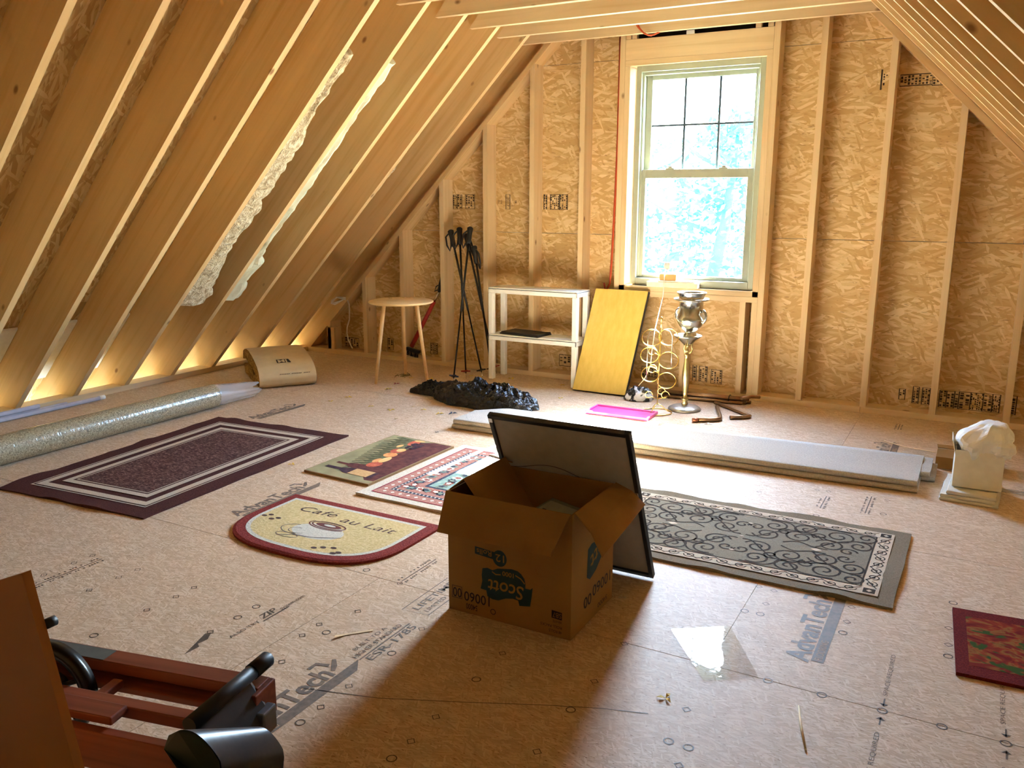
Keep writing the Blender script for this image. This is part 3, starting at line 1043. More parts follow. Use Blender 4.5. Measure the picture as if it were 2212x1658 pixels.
for i in range(26):
    for side in range(4):
        f = 0.16 + 0.68 * i / 25
        u, v = ((f, 0.136), (1 - 0.156, f), (f, 1 - 0.136), (0.156, f))[side]
        x, y = qo(u, v)
        mb.flat([(x - 0.004, y - 0.006), (x + 0.004, y - 0.006), (x + 0.004, y + 0.006), (x - 0.004, y + 0.006)], 0.0118)
mb.build('woven_dots', O_white, orug)['kind'] = 'stuff'
O_sage = pile('oriental_sage', lin(120, 140, 126), lin(150, 166, 150), 90)
O_brick = pile('oriental_brick', lin(150, 84, 76), lin(172, 108, 96), 90)
for i in range(13):
    f = 0.19 + 0.052 * i
    for k, (u, v) in enumerate(((0.225, f), (f, 0.205), (0.38, f), (0.50, f), (0.62, f), (1 - 0.225, f), (f, 1 - 0.205))):
        if k in (2, 3, 4) and not 0.29 < v < 0.71:
            continue
        x, y = qo(u + 0.02 * (random.random() - 0.5), v + 0.01 * (random.random() - 0.5))
        M = Matrix.Translation((x, y, 0)) @ Matrix.Rotation(random.random() * 6, 4, 'Z')
        for j, (sc_, nl, am) in enumerate(((1.0, 7, 0.22), (0.55, 5, 0.15))):
            pts = [(0.020 * sc_ * (1 + am * math.cos(nl * a)) * math.cos(a), 0.030 * sc_ * (1 + am * math.cos(nl * a)) * math.sin(a)) for a in [q_ * math.pi / 14 for q_ in range(28)]]
            MB().flat(pts, 0.0116 + k * 0.0001 + j * 0.0004, 0, M).build('woven_flower', ((O_sage, O_brick, O_navy, O_white)[(i + k + j * 2) % 4]), orug)

# ---- half-round kitchen mat with a coffee cup
cm = thing('kitchen_mat', 'half round cream mat with maroon rim reading Cafe au Lait', 'mat', (2.8, -3.2, 0))
def dshape(ins):
    x0, x1, yt, yb, r = 2.392 + ins, 3.208 - ins, -3.003 - ins, -3.545 + ins, 0.0
    pts = [(x0, yt), (x0, -3.22)]
    for i in range(1, 24):
        a = math.pi + math.pi * i / 24
        c = math.cos(a); s_ = math.sin(a)
        sx = math.copysign(abs(c) ** 0.72, c); sy = math.copysign(abs(s_) ** 0.72, s_)
        pts.append(((x0 + x1) / 2 + (x1 - x0) / 2 * sx, -3.22 + (yb + 3.22) * -sy))
    pts += [(x1, -3.22), (x1, yt)]
    return pts
M_mar = pile('maroon_pile', lin(110, 40, 38), lin(146, 66, 58), 160)
M_but = pile('butter_pile', lin(196, 176, 122), lin(218, 200, 150), 90)
M_pale = pile('pale_pile', lin(194, 194, 180), lin(214, 212, 198), 120)
mb = MB(); o = dshape(0); i_ = dshape(0.012)
n = len(o)
mb.add([(*p, 0.0005) for p in o] + [(*p, 0.010) for p in o] + [(*p, 0.014) for p in i_], [(k, (k + 1) % n, n + (k + 1) % n, n + k) for k in range(n)] + [(n + k, n + (k + 1) % n, 2 * n + (k + 1) % n, 2 * n + k) for k in range(n)] + [list(range(2 * n, 3 * n))])
mb.build('mat_rim', M_mar, cm)
MB().flat(dshape(0.048), 0.0146).build('pale_field', M_pale, cm)
MB().flat(dshape(0.066), 0.0149).build('cream_field', M_but, cm)
M_script = plain('brown_thread', lin(74, 44, 34), 0.9)
mb = MB()
put_text(mb, 'Café', frame2d((2.55, -3.165, 0.0154), (1, 0.02, 0), (0.25, 1, 0)), 0.075, fit=0.20, bold=-0.004)
put_text(mb, 'au Lait', frame2d((2.80, -3.185, 0.0154), (1, -0.02, 0), (0.25, 1, 0)), 0.075, fit=0.28, bold=-0.004)
mb.build('stitched_lettering', M_script, cm)
def ell(cx, cy, a, b, n=32, a0=0.0, a1=2 * math.pi):
    return [(cx + a * math.cos(a0 + (a1 - a0) * i / n), cy + b * math.sin(a0 + (a1 - a0) * i / n)) for i in range(n + (0 if abs(a1 - a0 - 2 * math.pi) < 1e-6 else 1))]
MB().flat(ell(2.80, -3.315, 0.125, 0.072), 0.0150).build('stitched_cup', M_pale, cm)
MB().flat([(2.71, -3.25), (2.89, -3.25), (2.86, -3.36), (2.82, -3.385), (2.76, -3.38), (2.73, -3.34)][::-1], 0.0152).build('stitched_cup', M_pale, cm)
mb = MB()
mb.ribbon(ell(2.80, -3.245, 0.085, 0.030), 0.007, 0.0156, closed=True)
mb.ribbon(ell(2.80, -3.245, 0.100, 0.040, 20, R(150), R(330)), 0.006, 0.0156)
mb.flat(ell(2.80, -3.246, 0.066, 0.020), 0.0155)
mb.build('stitched_coffee', plain('coffee_thread', lin(96, 40, 32), 0.9), cm)
MB().flat(ell(2.805, -3.244, 0.030, 0.009), 0.0158).build('stitched_foam', M_pale, cm)
mb = MB()
mb.ribbon(ell(2.70, -3.335, 0.070, 0.045, 20, R(100), R(300)), 0.004, 0.0156)
mb.ribbon(ell(2.72, -3.345, 0.045, 0.026, 20, R(90), R(330)), 0.003, 0.0156)
mb.ribbon([(2.67, -3.42), (2.74, -3.385), (2.82, -3.375), (2.93, -3.325)], 0.005, 0.0156, taper=True)
mb.ribbon(ell(2.71, -3.40, 0.055, 0.020), 0.003, 0.0157, closed=True)
mb.build('stitched_outline', plain('slate_thread', lin(92, 86, 84), 0.9), cm)
for x, y in ((2.475, -3.285), (2.495, -3.265), (2.53, -3.30), (2.55, -3.28), (2.93, -3.43), (2.97, -3.415), (3.0, -3.455), (3.015, -3.44), (2.90, -3.45)):
    mb = MB(); mb.flat(ell(x, y, 0.014, 0.009, 12), 0.0156)
    mb.build('stitched_bean', M_script, cm)

# ---- grey scroll runner
run = thing('scroll_runner', 'grey runner rug with dark scrollwork and pale border', 'rug', (4.33, -2.5, 0))
X0, X1, YA, YB = 3.735, 4.938, -2.878, -2.138
M_rgrey = pile('taupe_pile', lin(122, 110, 90), lin(146, 134, 112), 260)
M_rdark = pile('charcoal_pile', lin(58, 48, 40), lin(80, 70, 60), 260)
M_rpale = pile('ivory_pile', lin(206, 190, 164), lin(226, 212, 190), 260)
slab_rug('rug_pile', [(X0, YA), (X1, YA), (X1, YB), (X0, YB)], 0.010, M_rgrey, run, 0.010, 40, 26, 5.0)
M_rmid = pile('inner_taupe_pile', lin(134, 126, 108), lin(158, 150, 130), 260)
bx0, bx1, by0, by1 = X0 + 0.055, X1 - 0.055, YA + 0.055, YB - 0.055
bw = 0.062
ZR = 0.0135
MB().flat([(bx0 + bw, by0 + bw), (bx1 - bw, by0 + bw), (bx1 - bw, by1 - bw), (bx0 + bw, by1 - bw)], ZR).build('centre_field', M_rmid, run)
for a, b, c, d in ((bx0, bx1, by0, by0 + bw), (bx0, bx1, by1 - bw, by1), (bx0, bx0 + bw, by0 + bw, by1 - bw), (bx1 - bw, bx1, by0 + bw, by1 - bw)):
    MB().flat([(a, c), (b, c), (b, d), (a, d)], ZR).build('border_strip', M_rpale, run)
def spiral(cx, cy, r, turns, a0, hand, n=26, r0=0.15):
    return [(cx + (r * (1 - t) + r * r0 * t) * math.cos(a0 + hand * t * turns * 2 * math.pi), cy + (r * (1 - t) + r * r0 * t) * math.sin(a0 + hand * t * turns * 2 * math.pi)) for t in [i / n for i in range(n + 1)]]
mb = MB()
fx0, fx1, fy0, fy1 = bx0 + bw, bx1 - bw, by0 + bw, by1 - bw
cxm, cym = (fx0 + fx1) / 2, (fy0 + fy1) / 2
hx, hy = (fx1 - fx0) / 2, (fy1 - fy0) / 2
for sx in (-1, 1):
    for sy in (-1, 1):
        for (u, v, r, tn, a0, h) in ((0.17, 0.30, 0.058, 1.6, 200, 1), (0.20, 0.72, 0.055, 1.5, 120, -1), (0.43, 0.42, 0.068, 1.7, 20, 1), (0.46, 0.80, 0.060, 1.6, 300, -1),
                                     (0.68, 0.28, 0.060, 1.6, 160, -1), (0.72, 0.72, 0.070, 1.7, 210, 1), (0.90, 0.45, 0.050, 1.4, 90, -1), (0.93, 0.84, 0.045, 1.4, 250, 1),
                                     (0.30, 0.53, 0.032, 1.2, 60, 1), (0.58, 0.60, 0.034, 1.2, 240, -1), (0.06, 0.52, 0.036, 1.2, 180, -1), (0.83, 0.14, 0.036, 1.2, 10, 1)):
            pts = spiral(0, 0, r, tn, R(a0), h)
            mb.ribbon([(cxm + sx * (u * hx + p[0]), cym + sy * (v * hy + p[1])) for p in pts], 0.0085, ZR + 0.0006)
        for pts in ([(0.02, 0.10), (0.10, 0.12), (0.24, 0.46), (0.34, 0.64), (0.52, 0.62), (0.62, 0.44)], [(0.10, 0.95), (0.30, 0.93), (0.42, 0.64), (0.56, 0.95), (0.80, 0.96)],
                    [(0.58, 0.10), (0.72, 0.46), (0.86, 0.64), (0.98, 0.66)], [(0.33, 0.08), (0.44, 0.20), (0.56, 0.10), (0.68, 0.08)]):
            P_ = [(cxm + sx * u * hx, cym + sy * v * hy) for u, v in pts]
            S_ = []
            for i in range(len(P_) - 1):
                p0 = P_[max(0, i - 1)]; p1 = P_[i]; p2 = P_[i + 1]; p3 = P_[min(len(P_) - 1, i + 2)]
                for k in range(8):
                    t = k / 8
                    S_.append(tuple(0.5 * (2 * p1[j] + (p2[j] - p0[j]) * t + (2 * p0[j] - 5 * p1[j] + 4 * p2[j] - p3[j]) * t * t + (3 * p1[j] - p0[j] - 3 * p2[j] + p3[j]) * t ** 3) for j in (0, 1)))
            mb.ribbon(S_ + [P_[-1]], 0.0075, ZR + 0.0008)
for a, b, c, d in ((fx0, fx1, fy0, fy0), (fx1, fx1, fy0, fy1), (fx1, fx0, fy1, fy1), (fx0, fx0, fy1, fy0)):
    mb.ribbon([(a, c), (b, d)], 0.006, ZR + 0.0009)
mb.build('scrollwork', M_rdark, run)
mb = MB()
def brow(p0, p1, n):
    for i in range(n):
        t = (i + 0.5) / n
        cx, cy = p0[0] + (p1[0] - p0[0]) * t, p0[1] + (p1[1] - p0[1]) * t
        a = math.atan2(p1[1] - p0[1], p1[0] - p0[0])
        h = 1 if i % 2 else -1
        mb.ribbon(spiral(cx, cy, 0.024, 1.4, a + (math.pi if i % 2 else 0), h, 14), 0.0045, ZR + 0.0006)
        e = 0.036
        mb.ribbon([(cx - e * math.cos(a) - h * 0.022 * math.sin(a), cy - e * math.sin(a) + h * 0.022 * math.cos(a)), (cx + 0.0 * math.cos(a), cy), (cx + e * math.cos(a) + h * 0.022 * math.sin(a), cy + e * math.sin(a) - h * 0.022 * math.cos(a))], 0.005, ZR + 0.0007, taper=True)
brow((fx0, by0 + bw / 2), (fx1, by0 + bw / 2), 15); brow((fx0, by1 - bw / 2), (fx1, by1 - bw / 2), 15)
brow((bx0 + bw / 2, fy0), (bx0 + bw / 2, fy1), 8); brow((bx1 - bw / 2, fy0), (bx1 - bw / 2, fy1), 8)
mb.build('border_scrollwork', M_rdark, run)
for cx in (bx0 + bw / 2, bx1 - bw / 2):
    for cy in (by0 + bw / 2, by1 - bw / 2):
        MB().flat([(cx - 0.027, cy - 0.027), (cx + 0.027, cy - 0.027), (cx + 0.027, cy + 0.027), (cx - 0.027, cy + 0.027)], ZR + 0.001).build('corner_block', M_rpale, run)
        MB().flat([(cx - 0.020, cy - 0.020), (cx + 0.020, cy - 0.020), (cx + 0.020, cy + 0.020), (cx - 0.020, cy + 0.020)], ZR + 0.0012).build('corner_block', M_rdark, run)
        MB().flat([(cx - 0.010, cy), (cx, cy - 0.010), (cx + 0.010, cy), (cx, cy + 0.010)], ZR + 0.0014).build('corner_block', M_rpale, run)
for u, v, s_ in ((0.60, 0.0, 0.022), (-0.60, 0.0, 0.022), (0, 0, 0.011), (0, 0.62, 0.012), (0, -0.62, 0.012)):
    x, y = cxm + u * hx, cym + v * hy
    MB().flat([(x - s_, y), (x, y - s_ * 0.7), (x + s_, y), (x, y + s_ * 0.7)], ZR + 0.0011).build('woven_diamond', M_rpale, run)

# ---- dark red leaf mat at the right edge
lm = thing('leaf_doormat', 'dark red doormat with green and orange leaves at the lower right', 'doormat', (5.5, -3.0, 0))
cl_ = [(5.138, -3.225), (5.86, -3.190), (5.85, -2.715), (5.113, -2.778)]
M_lred = pile('oxblood_pile', lin(88, 18, 16), lin(120, 36, 26), 200)
slab_rug('mat_body', cl_, 0.011, M_lred, lm, 0.0, 6, 6)
t = NT('autumn_leaf_print', 0.95, spec=0.1)
a = t.noise(t.co((11, 16, 1)), 1.0, 3, 0.6, 0.6); b = t.noise(t.co((13, 20, 1), loc=(3, 4, 0)), 1.0, 2, 0.5, 0.8)
base = t.ramp(a.outputs[0], [(0.40, lin(110, 26, 18)), (0.50, lin(140, 52, 22)), (0.56, lin(138, 96, 40)), (0.64, lin(120, 34, 20))])
base = t.mix(t.ramp(b.outputs[0], [(0.55, (0, 0, 0)), (0.61, (1, 1, 1))]), base, lin(58, 80, 24))
t.col(base)
ql = quadmap(cl_)
MB().add([(*ql(u, v), 0.0116) for u, v in ((0.05, 0.13), (0.95, 0.13), (0.95, 0.88), (0.05, 0.88))], [(0, 1, 2, 3)]).build('leaf_field', t.mat, lm)

# ---- folded carpet padding
pad = thing('folded_carpet_pad', 'long grey beige felt padding folded flat in the sun patch', 'carpet pad', (3.65, -1.35, 0))
M_felt = NT('grey_felt', 0.95, spec=0.1)
_a = M_felt.noise(M_felt.co((1, 1, 1)), 160, 3); _b = M_felt.noise(M_felt.co(), 3, 2)
M_felt.col(M_felt.mix(M_felt.math('MULTIPLY', _b.outputs[0], 0.5), M_felt.ramp(_a.outputs[0], [(0.3, lin(168, 162, 152)), (0.7, lin(204, 198, 186))]), lin(188, 178, 160)))
M_felt.bump(_a.outputs[0], 0.5, 0.004)
M_felt = M_felt.mat
def padlayer(name, x0, x1, yf0, yf1, yb0, yb1, z0, z1, cut=0.0, seed=0):
    def sec(u, k):
        x = x0 + (x1 - x0) * u
        yf = yf0 + (yf1 - yf0) * u; yb = yb0 + (yb1 - yb0) * u
        if u < 0.06 and cut:
            yb -= cut * (1 - u / 0.06)
        h = (z1 - z0) / 2
        zc = (z0 + z1) / 2
        # rounded fold at the front, square at the back
        prof = [(yf + h, z0)] + [(yf + h - h * math.sin(a), zc - h * math.cos(a)) for a in [math.pi * i / 8 for i in range(1, 8)]] + [(yf + h, z1)]
        m = 8
        prof += [(yf + h + (yb - yf - h) * i / m, z1 + 0.004 * nz(x * 2 + seed, i * 0.5, 0.2, 1.0)) for i in range(1, m + 1)]
        prof += [(yb, z0)]
        return (x + 0.004 * nz(prof[k][0] * 6, seed, 0, 1), prof[k][0] + 0.006 * nz(x * 1.3, seed, 2, 1), prof[k][1])
    N = 8 + 8 + 2
    mb = MB()
    mb.grid(lambda u, v: sec(u, int(round(v * (N - 1)))), 60, N, smooth=True)
    for u in (0, 1):
        vs = [sec(u, k) for k in range(N)]
        mb.add(vs, [list(range(N)) if u else list(range(N))[::-1]])
    return mb.build(name, M_felt, pad)
padlayer('felt_fold', 2.378, 4.922, -1.645, -1.562, -1.22, -1.065, 0.001, 0.030, 0.12, 1)
padlayer('felt_fold', 2.385, 4.918, -1.640, -1.556, -1.25, -1.075, 0.031, 0.060, 0.14, 4)
padlayer('felt_end', 4.88, 4.962, -1.37, -1.365, -1.10, -1.095, 0.0315, 0.056, 0, 6)
padlayer('felt_end', 4.88, 4.985, -1.345, -1.34, -1.105, -1.10, 0.0015, 0.0305, 0, 9)

# ---- open carton
bx = thing('cardboard_carton', 'open brown carton printed upside down with Scott, picture frame leaning behind', 'box', (3.848, -3.42, 0))
A0, A1, B0, B1, H = 3.623, 4.074, -3.592, -3.252, 0.416
tk = 0.005
MB().box(A0, A1, B0, B0 + tk, 0.001, H).build('front_wall', M_card, bx)
MB().box(A0, A1, B1 - tk, B1, 0.001, H).build('back_wall', M_card, bx)
MB().box(A0, A0 + tk, B0 + tk, B1 - tk, 0.001, H).build('side_wall', M_card, bx)
MB().box(A1 - tk, A1, B0 + tk, B1 - tk, 0.001, H).build('side_wall', M_card, bx)
MB().box(A0 + tk, A1 - tk, B0 + tk, B1 - tk, 0.001, 0.008).build('bottom', M_card, bx)
def flapmesh(pts, thick=0.004):
    """quad strip rows of points -> thin solid sheet"""
    mb = MB(); nr, nc = len(pts), len(pts[0])
    P = [[Vector(p) for p in r] for r in pts]
    n = (P[0][1] - P[0][0]).cross(P[1][0] - P[0][0]).normalized() * thick
    vs = [p for r in P for p in r] + [p + n for r in P for p in r]
    o = nr * nc; fs = []
    for i in range(nr - 1):
        for j in range(nc - 1):
            a = i * nc + j
            fs += [(a, a + 1, a + nc + 1, a + nc), (o + a + nc, o + a + nc + 1, o + a + 1, o + a)]
    rim = [j for j in range(nc)] + [i * nc + nc - 1 for i in range(1, nr)] + [(nr - 1) * nc + j for j in range(nc - 2, -1, -1)] + [i * nc for i in range(nr - 2, 0, -1)]
    for k in range(len(rim)):
        a, b = rim[k], rim[(k + 1) % len(rim)]
        fs.append((a, o + a, o + b, b))
    return mb.add(vs, fs)
# front flap folded down outside, creased
def FF(u, d):
    x = A0 - 0.004 + (A1 - 0.002 - A0) * u
    L = 0.136 * d
    cr = 0.010 * math.sin(max(0, (u - 0.55) / 0.45) * 5.0) * d
    ex = -0.045 * d * max(0, (u - 0.72) / 0.28)
    return (x + ex, B0 - 0.004 - L * math.sin(R(24)) - cr, H + 0.002 - L * math.cos(R(24)) + 0.3 * cr)
flapmesh([[FF(i / 14, d) for i in range(15)] for d in (0, 0.35, 0.7, 1.0)]).build('front_flap', M_card, bx)
# right flap folded outward
def RF(v, d):
    y = B0 + 0.012 + (B1 - 0.012 - B0) * v
    L = 0.152 * d
    an = R(38) if d < 0.55 else R(46)
    return (A1 + 0.002 + L * math.cos(an), y - 0.03 * d * (1 - v), H + 0.001 - L * math.sin(an) + 0.05 * d * v)
flapmesh([[RF(j / 6, d) for j in range(7)][::-1] for d in (0, 0.5, 1.0)]).build('side_flap', M_card, bx)
# left flap bent up, creased and tucked in
def LF(v, d):
    y = B0 + 0.012 + (B1 - 0.02 - B0) * v
    if d <= 0.3:
        k = d / 0.3
        return (A0 + 0.002 + 0.032 * k, y + 0.035 * k * (1 - v), H + 0.001 + 0.030 * k)
    k = (d - 0.3) / 0.7
    return (A0 + 0.034 + 0.125 * k, y + 0.035 * (1 - v) + 0.03 * k * (1 - v), H + 0.031 - 0.185 * k)
flapmesh([[LF(j / 6, d) for j in range(7)][::-1] for d in (0, 0.3, 0.65, 1.0)]).build('side_flap', M_card, bx)
# narrow torn flap hanging outside on the left and a curled tab at the back
flapmesh([[(A0 - 0.002, B0 + 0.004, H), (A0 - 0.002, B0 + 0.20, H)], [(A0 - 0.020, B0 - 0.004, H - 0.12), (A0 - 0.024, B0 + 0.18, H - 0.12)]]).build('torn_flap', M_card, bx)
flapmesh([[(A0 - 0.045, B1 + 0.004 + 0.03 * math.sin(i * 0.5), H + 0.012 + 0.008 * math.cos(i * 0.6)) if j == 0 else (A0 + 0.05, B1 + 0.004 + 0.03 * math.sin(i * 0.5), H - 0.004 * i + 0.01) for j in (0, 1)] for i in range(4)]).build('back_tab', M_card, bx)
# printing, all upside down
M_teal_ink = plain('dark_teal_print', lin(22, 58, 58), 0.75, 0.15)
M_bk = plain('black_print', lin(36, 26, 20), 0.75, 0.2)
Mf = frame2d((A0, B0 - 0.0008, H), (1, 0, 0), (0, 0, 1))
def FW(x, z, dy=0.0):      # upside-down lettering: x right edge start, runs -x, up = -z
    return frame2d((x, B0 - 0.0008 - dy, z), (-1, 0, 0), (0, 0, -1))
def fpoly(pts, dy, m, name):
    MB().add([(x, B0 - 0.0008 - dy, z) for x, z in pts], [list(range(len(pts)))]).build(name, m, bx)
# banner blob behind the name
ban = [(3.725, 0.185), (3.742, 0.190), (3.760, 0.186), (3.778, 0.196), (3.80, 0.200), (3.825, 0.205), (3.846, 0.203), (3.858, 0.195), (3.868, 0.182), (3.872, 0.166), (3.872, 0.150), (3.888, 0.150), (3.896, 0.158), (3.893, 0.125), (3.888, 0.092), (3.868, 0.088), (3.852, 0.085), (3.848, 0.102), (3.830, 0.104), (3.805, 0.098), (3.780, 0.085), (3.760, 0.084), (3.742, 0.090), (3.738, 0.110), (3.718, 0.112), (3.724, 0.140), (3.722, 0.160)]
ban = [(3.748 + (x - 3.718) * 1.08, z - 0.010) for x, z in ban]
fpoly(ban, 0.0, M_teal_ink, 'name_banner')
mb = MB()
put_text(mb, 'Scott', FW(3.908, 0.142, 0.0006), 0.066, fit=0.132, bold=0.012, shear=0.12)
put_text(mb, '1000', FW(3.872, 0.181, 0.0006), 0.022, fit=0.042, bold=0.02)
mb.ribbon([(0, 0), (0.02, 0.008), (0.034, 0.022)], 0.004, 0, 0, frame2d((3.878, B0 - 0.0014, 0.177), (1, 0, 0), (0, 0, -1)))
mb.ribbon([(0, 0), (-0.018, 0.003), (-0.032, -0.004)], 0.004, 0, 0, frame2d((3.824, B0 - 0.0014, 0.167), (1, 0, 0), (0, 0, -1)))
mb.build('name_lettering', M_card, bx)
fpoly([(3.727, 0.246), (3.800, 0.240), (3.800, 0.214), (3.727, 0.220)], 0.0, M_teal_ink, 'count_badge')
fpoly([(3.820 + 0.026 * math.cos(a), 0.222 + 0.028 * math.sin(a)) for a in [i * math.pi / 10 for i in range(20)]], 0.0, M_teal_ink, 'count_badge')
mb = MB()
put_text(mb, '12', FW(3.837, 0.235, 0.0006), 0.036, fit=0.032, bold=0.01)
put_text(mb, 'Rolls', FW(3.790, 0.240, 0.0006), 0.026, fit=0.056, bold=0.008)
mb.build('count_lettering', M_card, bx)
mb = MB()
put_text(mb, '10060', FW(3.782, 0.078), 0.048, fit=0.098, bold=0.006)
put_text(mb, '00', FW(3.674, 0.083), 0.048, fit=0.034, bold=0.006)
MB().ribbon([(0, 0), (0.037, 0), (0.037, 0.042), (0, 0.042)], 0.0025, 0, 0, frame2d((3.638, B0 - 0.0008, 0.089), (1, 0, 0), (0, 0, -1)), closed=True).build('code_outline', M_bk, bx)
put_text(mb, '54000', FW(3.735, 0.036), 0.028, fit=0.044, bold=0.006)
mb.build('code_lettering', M_bk, bx)
mb = MB()
put_text(mb, 'WHITE', FW(4.044, 0.058), 0.012, fit=0.032)
put_text(mb, 'ROLL PACKS', FW(4.044, 0.040), 0.013, fit=0.075)
put_text(mb, '48 ROLLS', FW(4.044, 0.024), 0.014, fit=0.045)
mb.build('contents_lettering', M_bk, bx)
MB().ribbon(ell(3.795, 0.030, 0.009, 0.009, 14), 0.0025, 0, 0, frame2d((0, B0 - 0.0008, 0.0), (1, 0, 0), (0, 0, 1)), closed=True).build('recycling_mark', M_bk, bx)
fpoly([(4.008, 0.090), (4.044, 0.088), (4.044, 0.062), (4.008, 0.064)], 0.0, M_bk, 'code_badge')
mb = MB(); put_text(mb, 'SB7', FW(4.042, 0.084, 0.0006), 0.024, fit=0.030); mb.build('code_badge_lettering', M_card, bx)
# same print on the right side wall
def SW(y, z, dx=0.0):
    return frame2d((A1 + 0.0008 + dx, y, z), (0, -1, 0), (0, 0, -1))
MB().add([(A1 + 0.0008, y, z) for y, z in [(-3.47, 0.26), (-3.44, 0.27), (-3.38, 0.262), (-3.30, 0.30), (-3.262, 0.31), (-3.262, 0.25), (-3.33, 0.215), (-3.40, 0.165), (-3.45, 0.150), (-3.475, 0.165)]], [list(range(10))]).build('name_banner', M_teal_ink, bx)
mb = MB(); put_text(mb, 'Scott', frame2d((A1 + 0.0014, -3.27, 0.29), (0, -1, -0.35), (0, 0.05, -1)), 0.075, fit=0.18, bold=0.012); mb.build('name_lettering', M_card, bx)
mb = MB(); put_text(mb, '10060', SW(-3.275, 0.115), 0.055, fit=0.15, bold=0.006); put_text(mb, '00', SW(-3.435, 0.10), 0.055, fit=0.06, bold=0.006)
mb.build('code_lettering', M_bk, bx)
mb = MB(); put_text(mb, '54000', SW(-3.30, 0.035), 0.024, fit=0.08); mb.build('code_lettering', M_bk, bx)
MB().box(A0 + 0.03, A0 + 0.055, B0 - 0.0006, B0, 0.27, 0.30).build('tape_scuff', plain('pale_tape', lin(198, 160, 108), 0.4), bx)

# what lies inside the carton
M_dial = plain('grey_green_plastic', lin(108, 114, 102), 0.3, 0.1)
cd = thing('clear_case', 'grey green clear plastic case lying inside the open carton', 'plastic case', (3.93, -3.42, 0.01))
Mc = Matrix.Translation((3.940, -3.430, 0.330)) @ Matrix.Rotation(R(-20), 4, 'Z') @ Matrix.Rotation(R(12), 4, 'X')
MB().bbox(-0.085, 0.085, -0.07, 0.07, -0.29, 0.0, 0.008, 0, Mc).build('case_body', M_dial, cd)
MB().bbox(-0.09, 0.09, -0.075, 0.075, 0.0, 0.014, 0.005, 0, Mc).build('case_rim', plain('clouded_plastic', lin(120, 126, 112), 0.2, 0.1), cd)
MB().bbox(-0.07, 0.07, -0.055, 0.05, 0.014, 0.02, 0.003, 0, Mc).build('case_face', plain('pale_face', lin(134, 140, 122), 0.4, 0.1), cd)
MB().bbox(-0.05, -0.036, -0.05, -0.005, 0.02, 0.023, 0.001, 0, Mc).build('black_slot', M_black, cd)

# ---- picture frame leaning face away on the carton's back edge
pf = thing('framed_picture', 'black picture frame with grey backing and hanging wire leaning on the carton', 'picture frame', (3.888, -3.06, 0))
an = R(25.5)
Mp = frame2d((3.625, -3.050, 0.004), (1, 0, 0), (0, -math.sin(an), math.cos(an)))   # z of this frame points toward the camera side
PW, PH = 0.527, 0.678
D0, D1 = -0.024, -0.002
for nm, a, b, c, d in (('frame_side', 0, 0.016, 0, PH), ('frame_side', PW - 0.016, PW, 0, PH), ('frame_rail', 0.0162, PW - 0.0162, 0, 0.016), ('frame_rail', 0.0162, PW - 0.0162, PH - 0.016, PH)):
    MB().bbox(a, b, c, d, D0, D1, 0.002, 0, Mp).build(nm, M_black, pf)
MB().box(0.0165, PW - 0.0165, 0.0165, PH - 0.0165, D0 + 0.003, -0.010, 0, Mp).build('backing_board', plain('grey_backing_paper', lin(176, 168, 158), 0.85, 0.06), pf)
MB().box(0.0167, PW - 0.0167, 0.0167, PH - 0.0167, D0 - 0.0005, D0 + 0.0025, 0, Mp).build('dark_front', M_black, pf)
wp = []
for i in range(31):
    t = i / 30
    wp.append(Mp @ Vector((0.012 + (PW - 0.024) * t, 0.455 + 0.022 * math.sin(t * math.pi * 1.0) + 0.030 * math.sin(t * math.pi * 2 - 0.8) * math.sin(t * math.pi) - 0.035 * t, 0.001 + 0.004 * math.sin(t * math.pi))))
MB().tube(wp, 0.0013, 6).build('hanging_wire', plain('twisted_wire', lin(90, 74, 58), 0.5, metal=0.5), pf)
for xx in (0.008, PW - 0.008):
    MB().bbox(xx - 0.005, xx + 0.005, 0.405 if xx > 0.1 else 0.425, 0.425 if xx > 0.1 else 0.445, -0.003, 0.001, 0.001, 0, Mp).build('wire_ring', M_alu, pf)
MB().bbox(0.003, 0.018, PH - 0.03, PH - 0.012, -0.003, 0.0005, 0.001, 0, Mp).build('corner_staple', M_alu, pf)

# ---- sheet of clear glazing on the floor
gp = [(4.326, -3.370), (4.506, -3.613), (4.640, -3.519), (4.488, -3.258)]
t = MB()
t.prism(gp, 'z', 0.001, 0.0035)
tag(t.build('glazing_sheet', glass_mat('loose_glazing', (0.985, 0.992, 0.995), 0.25, 0.02)), 'small clear sheet of glazing lying flat on the floor right of the carton', 'glass sheet')

# ---- scraps
def crumb(name, x, y, s, m, label, cat, group=None, rz=0.0, kind=0):
    mb = MB()
    M = Matrix.Translation((x, y, 0.001)) @ Matrix.Rotation(rz, 4, 'Z')
    for k in range(3):
        a = k * 2.1 + rz
        c, sn = math.cos(a), math.sin(a)
        mb.add([M @ Vector(p) for p in ((0, 0, 0.001), (s * 0.5 * c - s * 0.2 * sn, s * 0.5 * sn + s * 0.2 * c, s * 0.25), (s * c, s * sn, s * 0.08), (s * 0.5 * c + s * 0.2 * sn, s * 0.5 * sn - s * 0.2 * c, s * 0.2))], [(0, 1, 2, 3)])
        mb.add([M @ Vector(p) for p in ((0, 0, 0.0), (s * 0.5 * c - s * 0.2 * sn, s * 0.5 * sn + s * 0.2 * c, s * 0.22), (s * c, s * sn, s * 0.05), (s * 0.5 * c + s * 0.2 * sn, s * 0.5 * sn - s * 0.2 * c, s * 0.17))], [(3, 2, 1, 0)])
    return tag(mb.build(name, m), label, cat, group)
M_petal = plain('yellow_petal', lin(226, 196, 70), 0.7)
M_petal2 = plain('pale_petal', lin(214, 190, 130), 0.7)
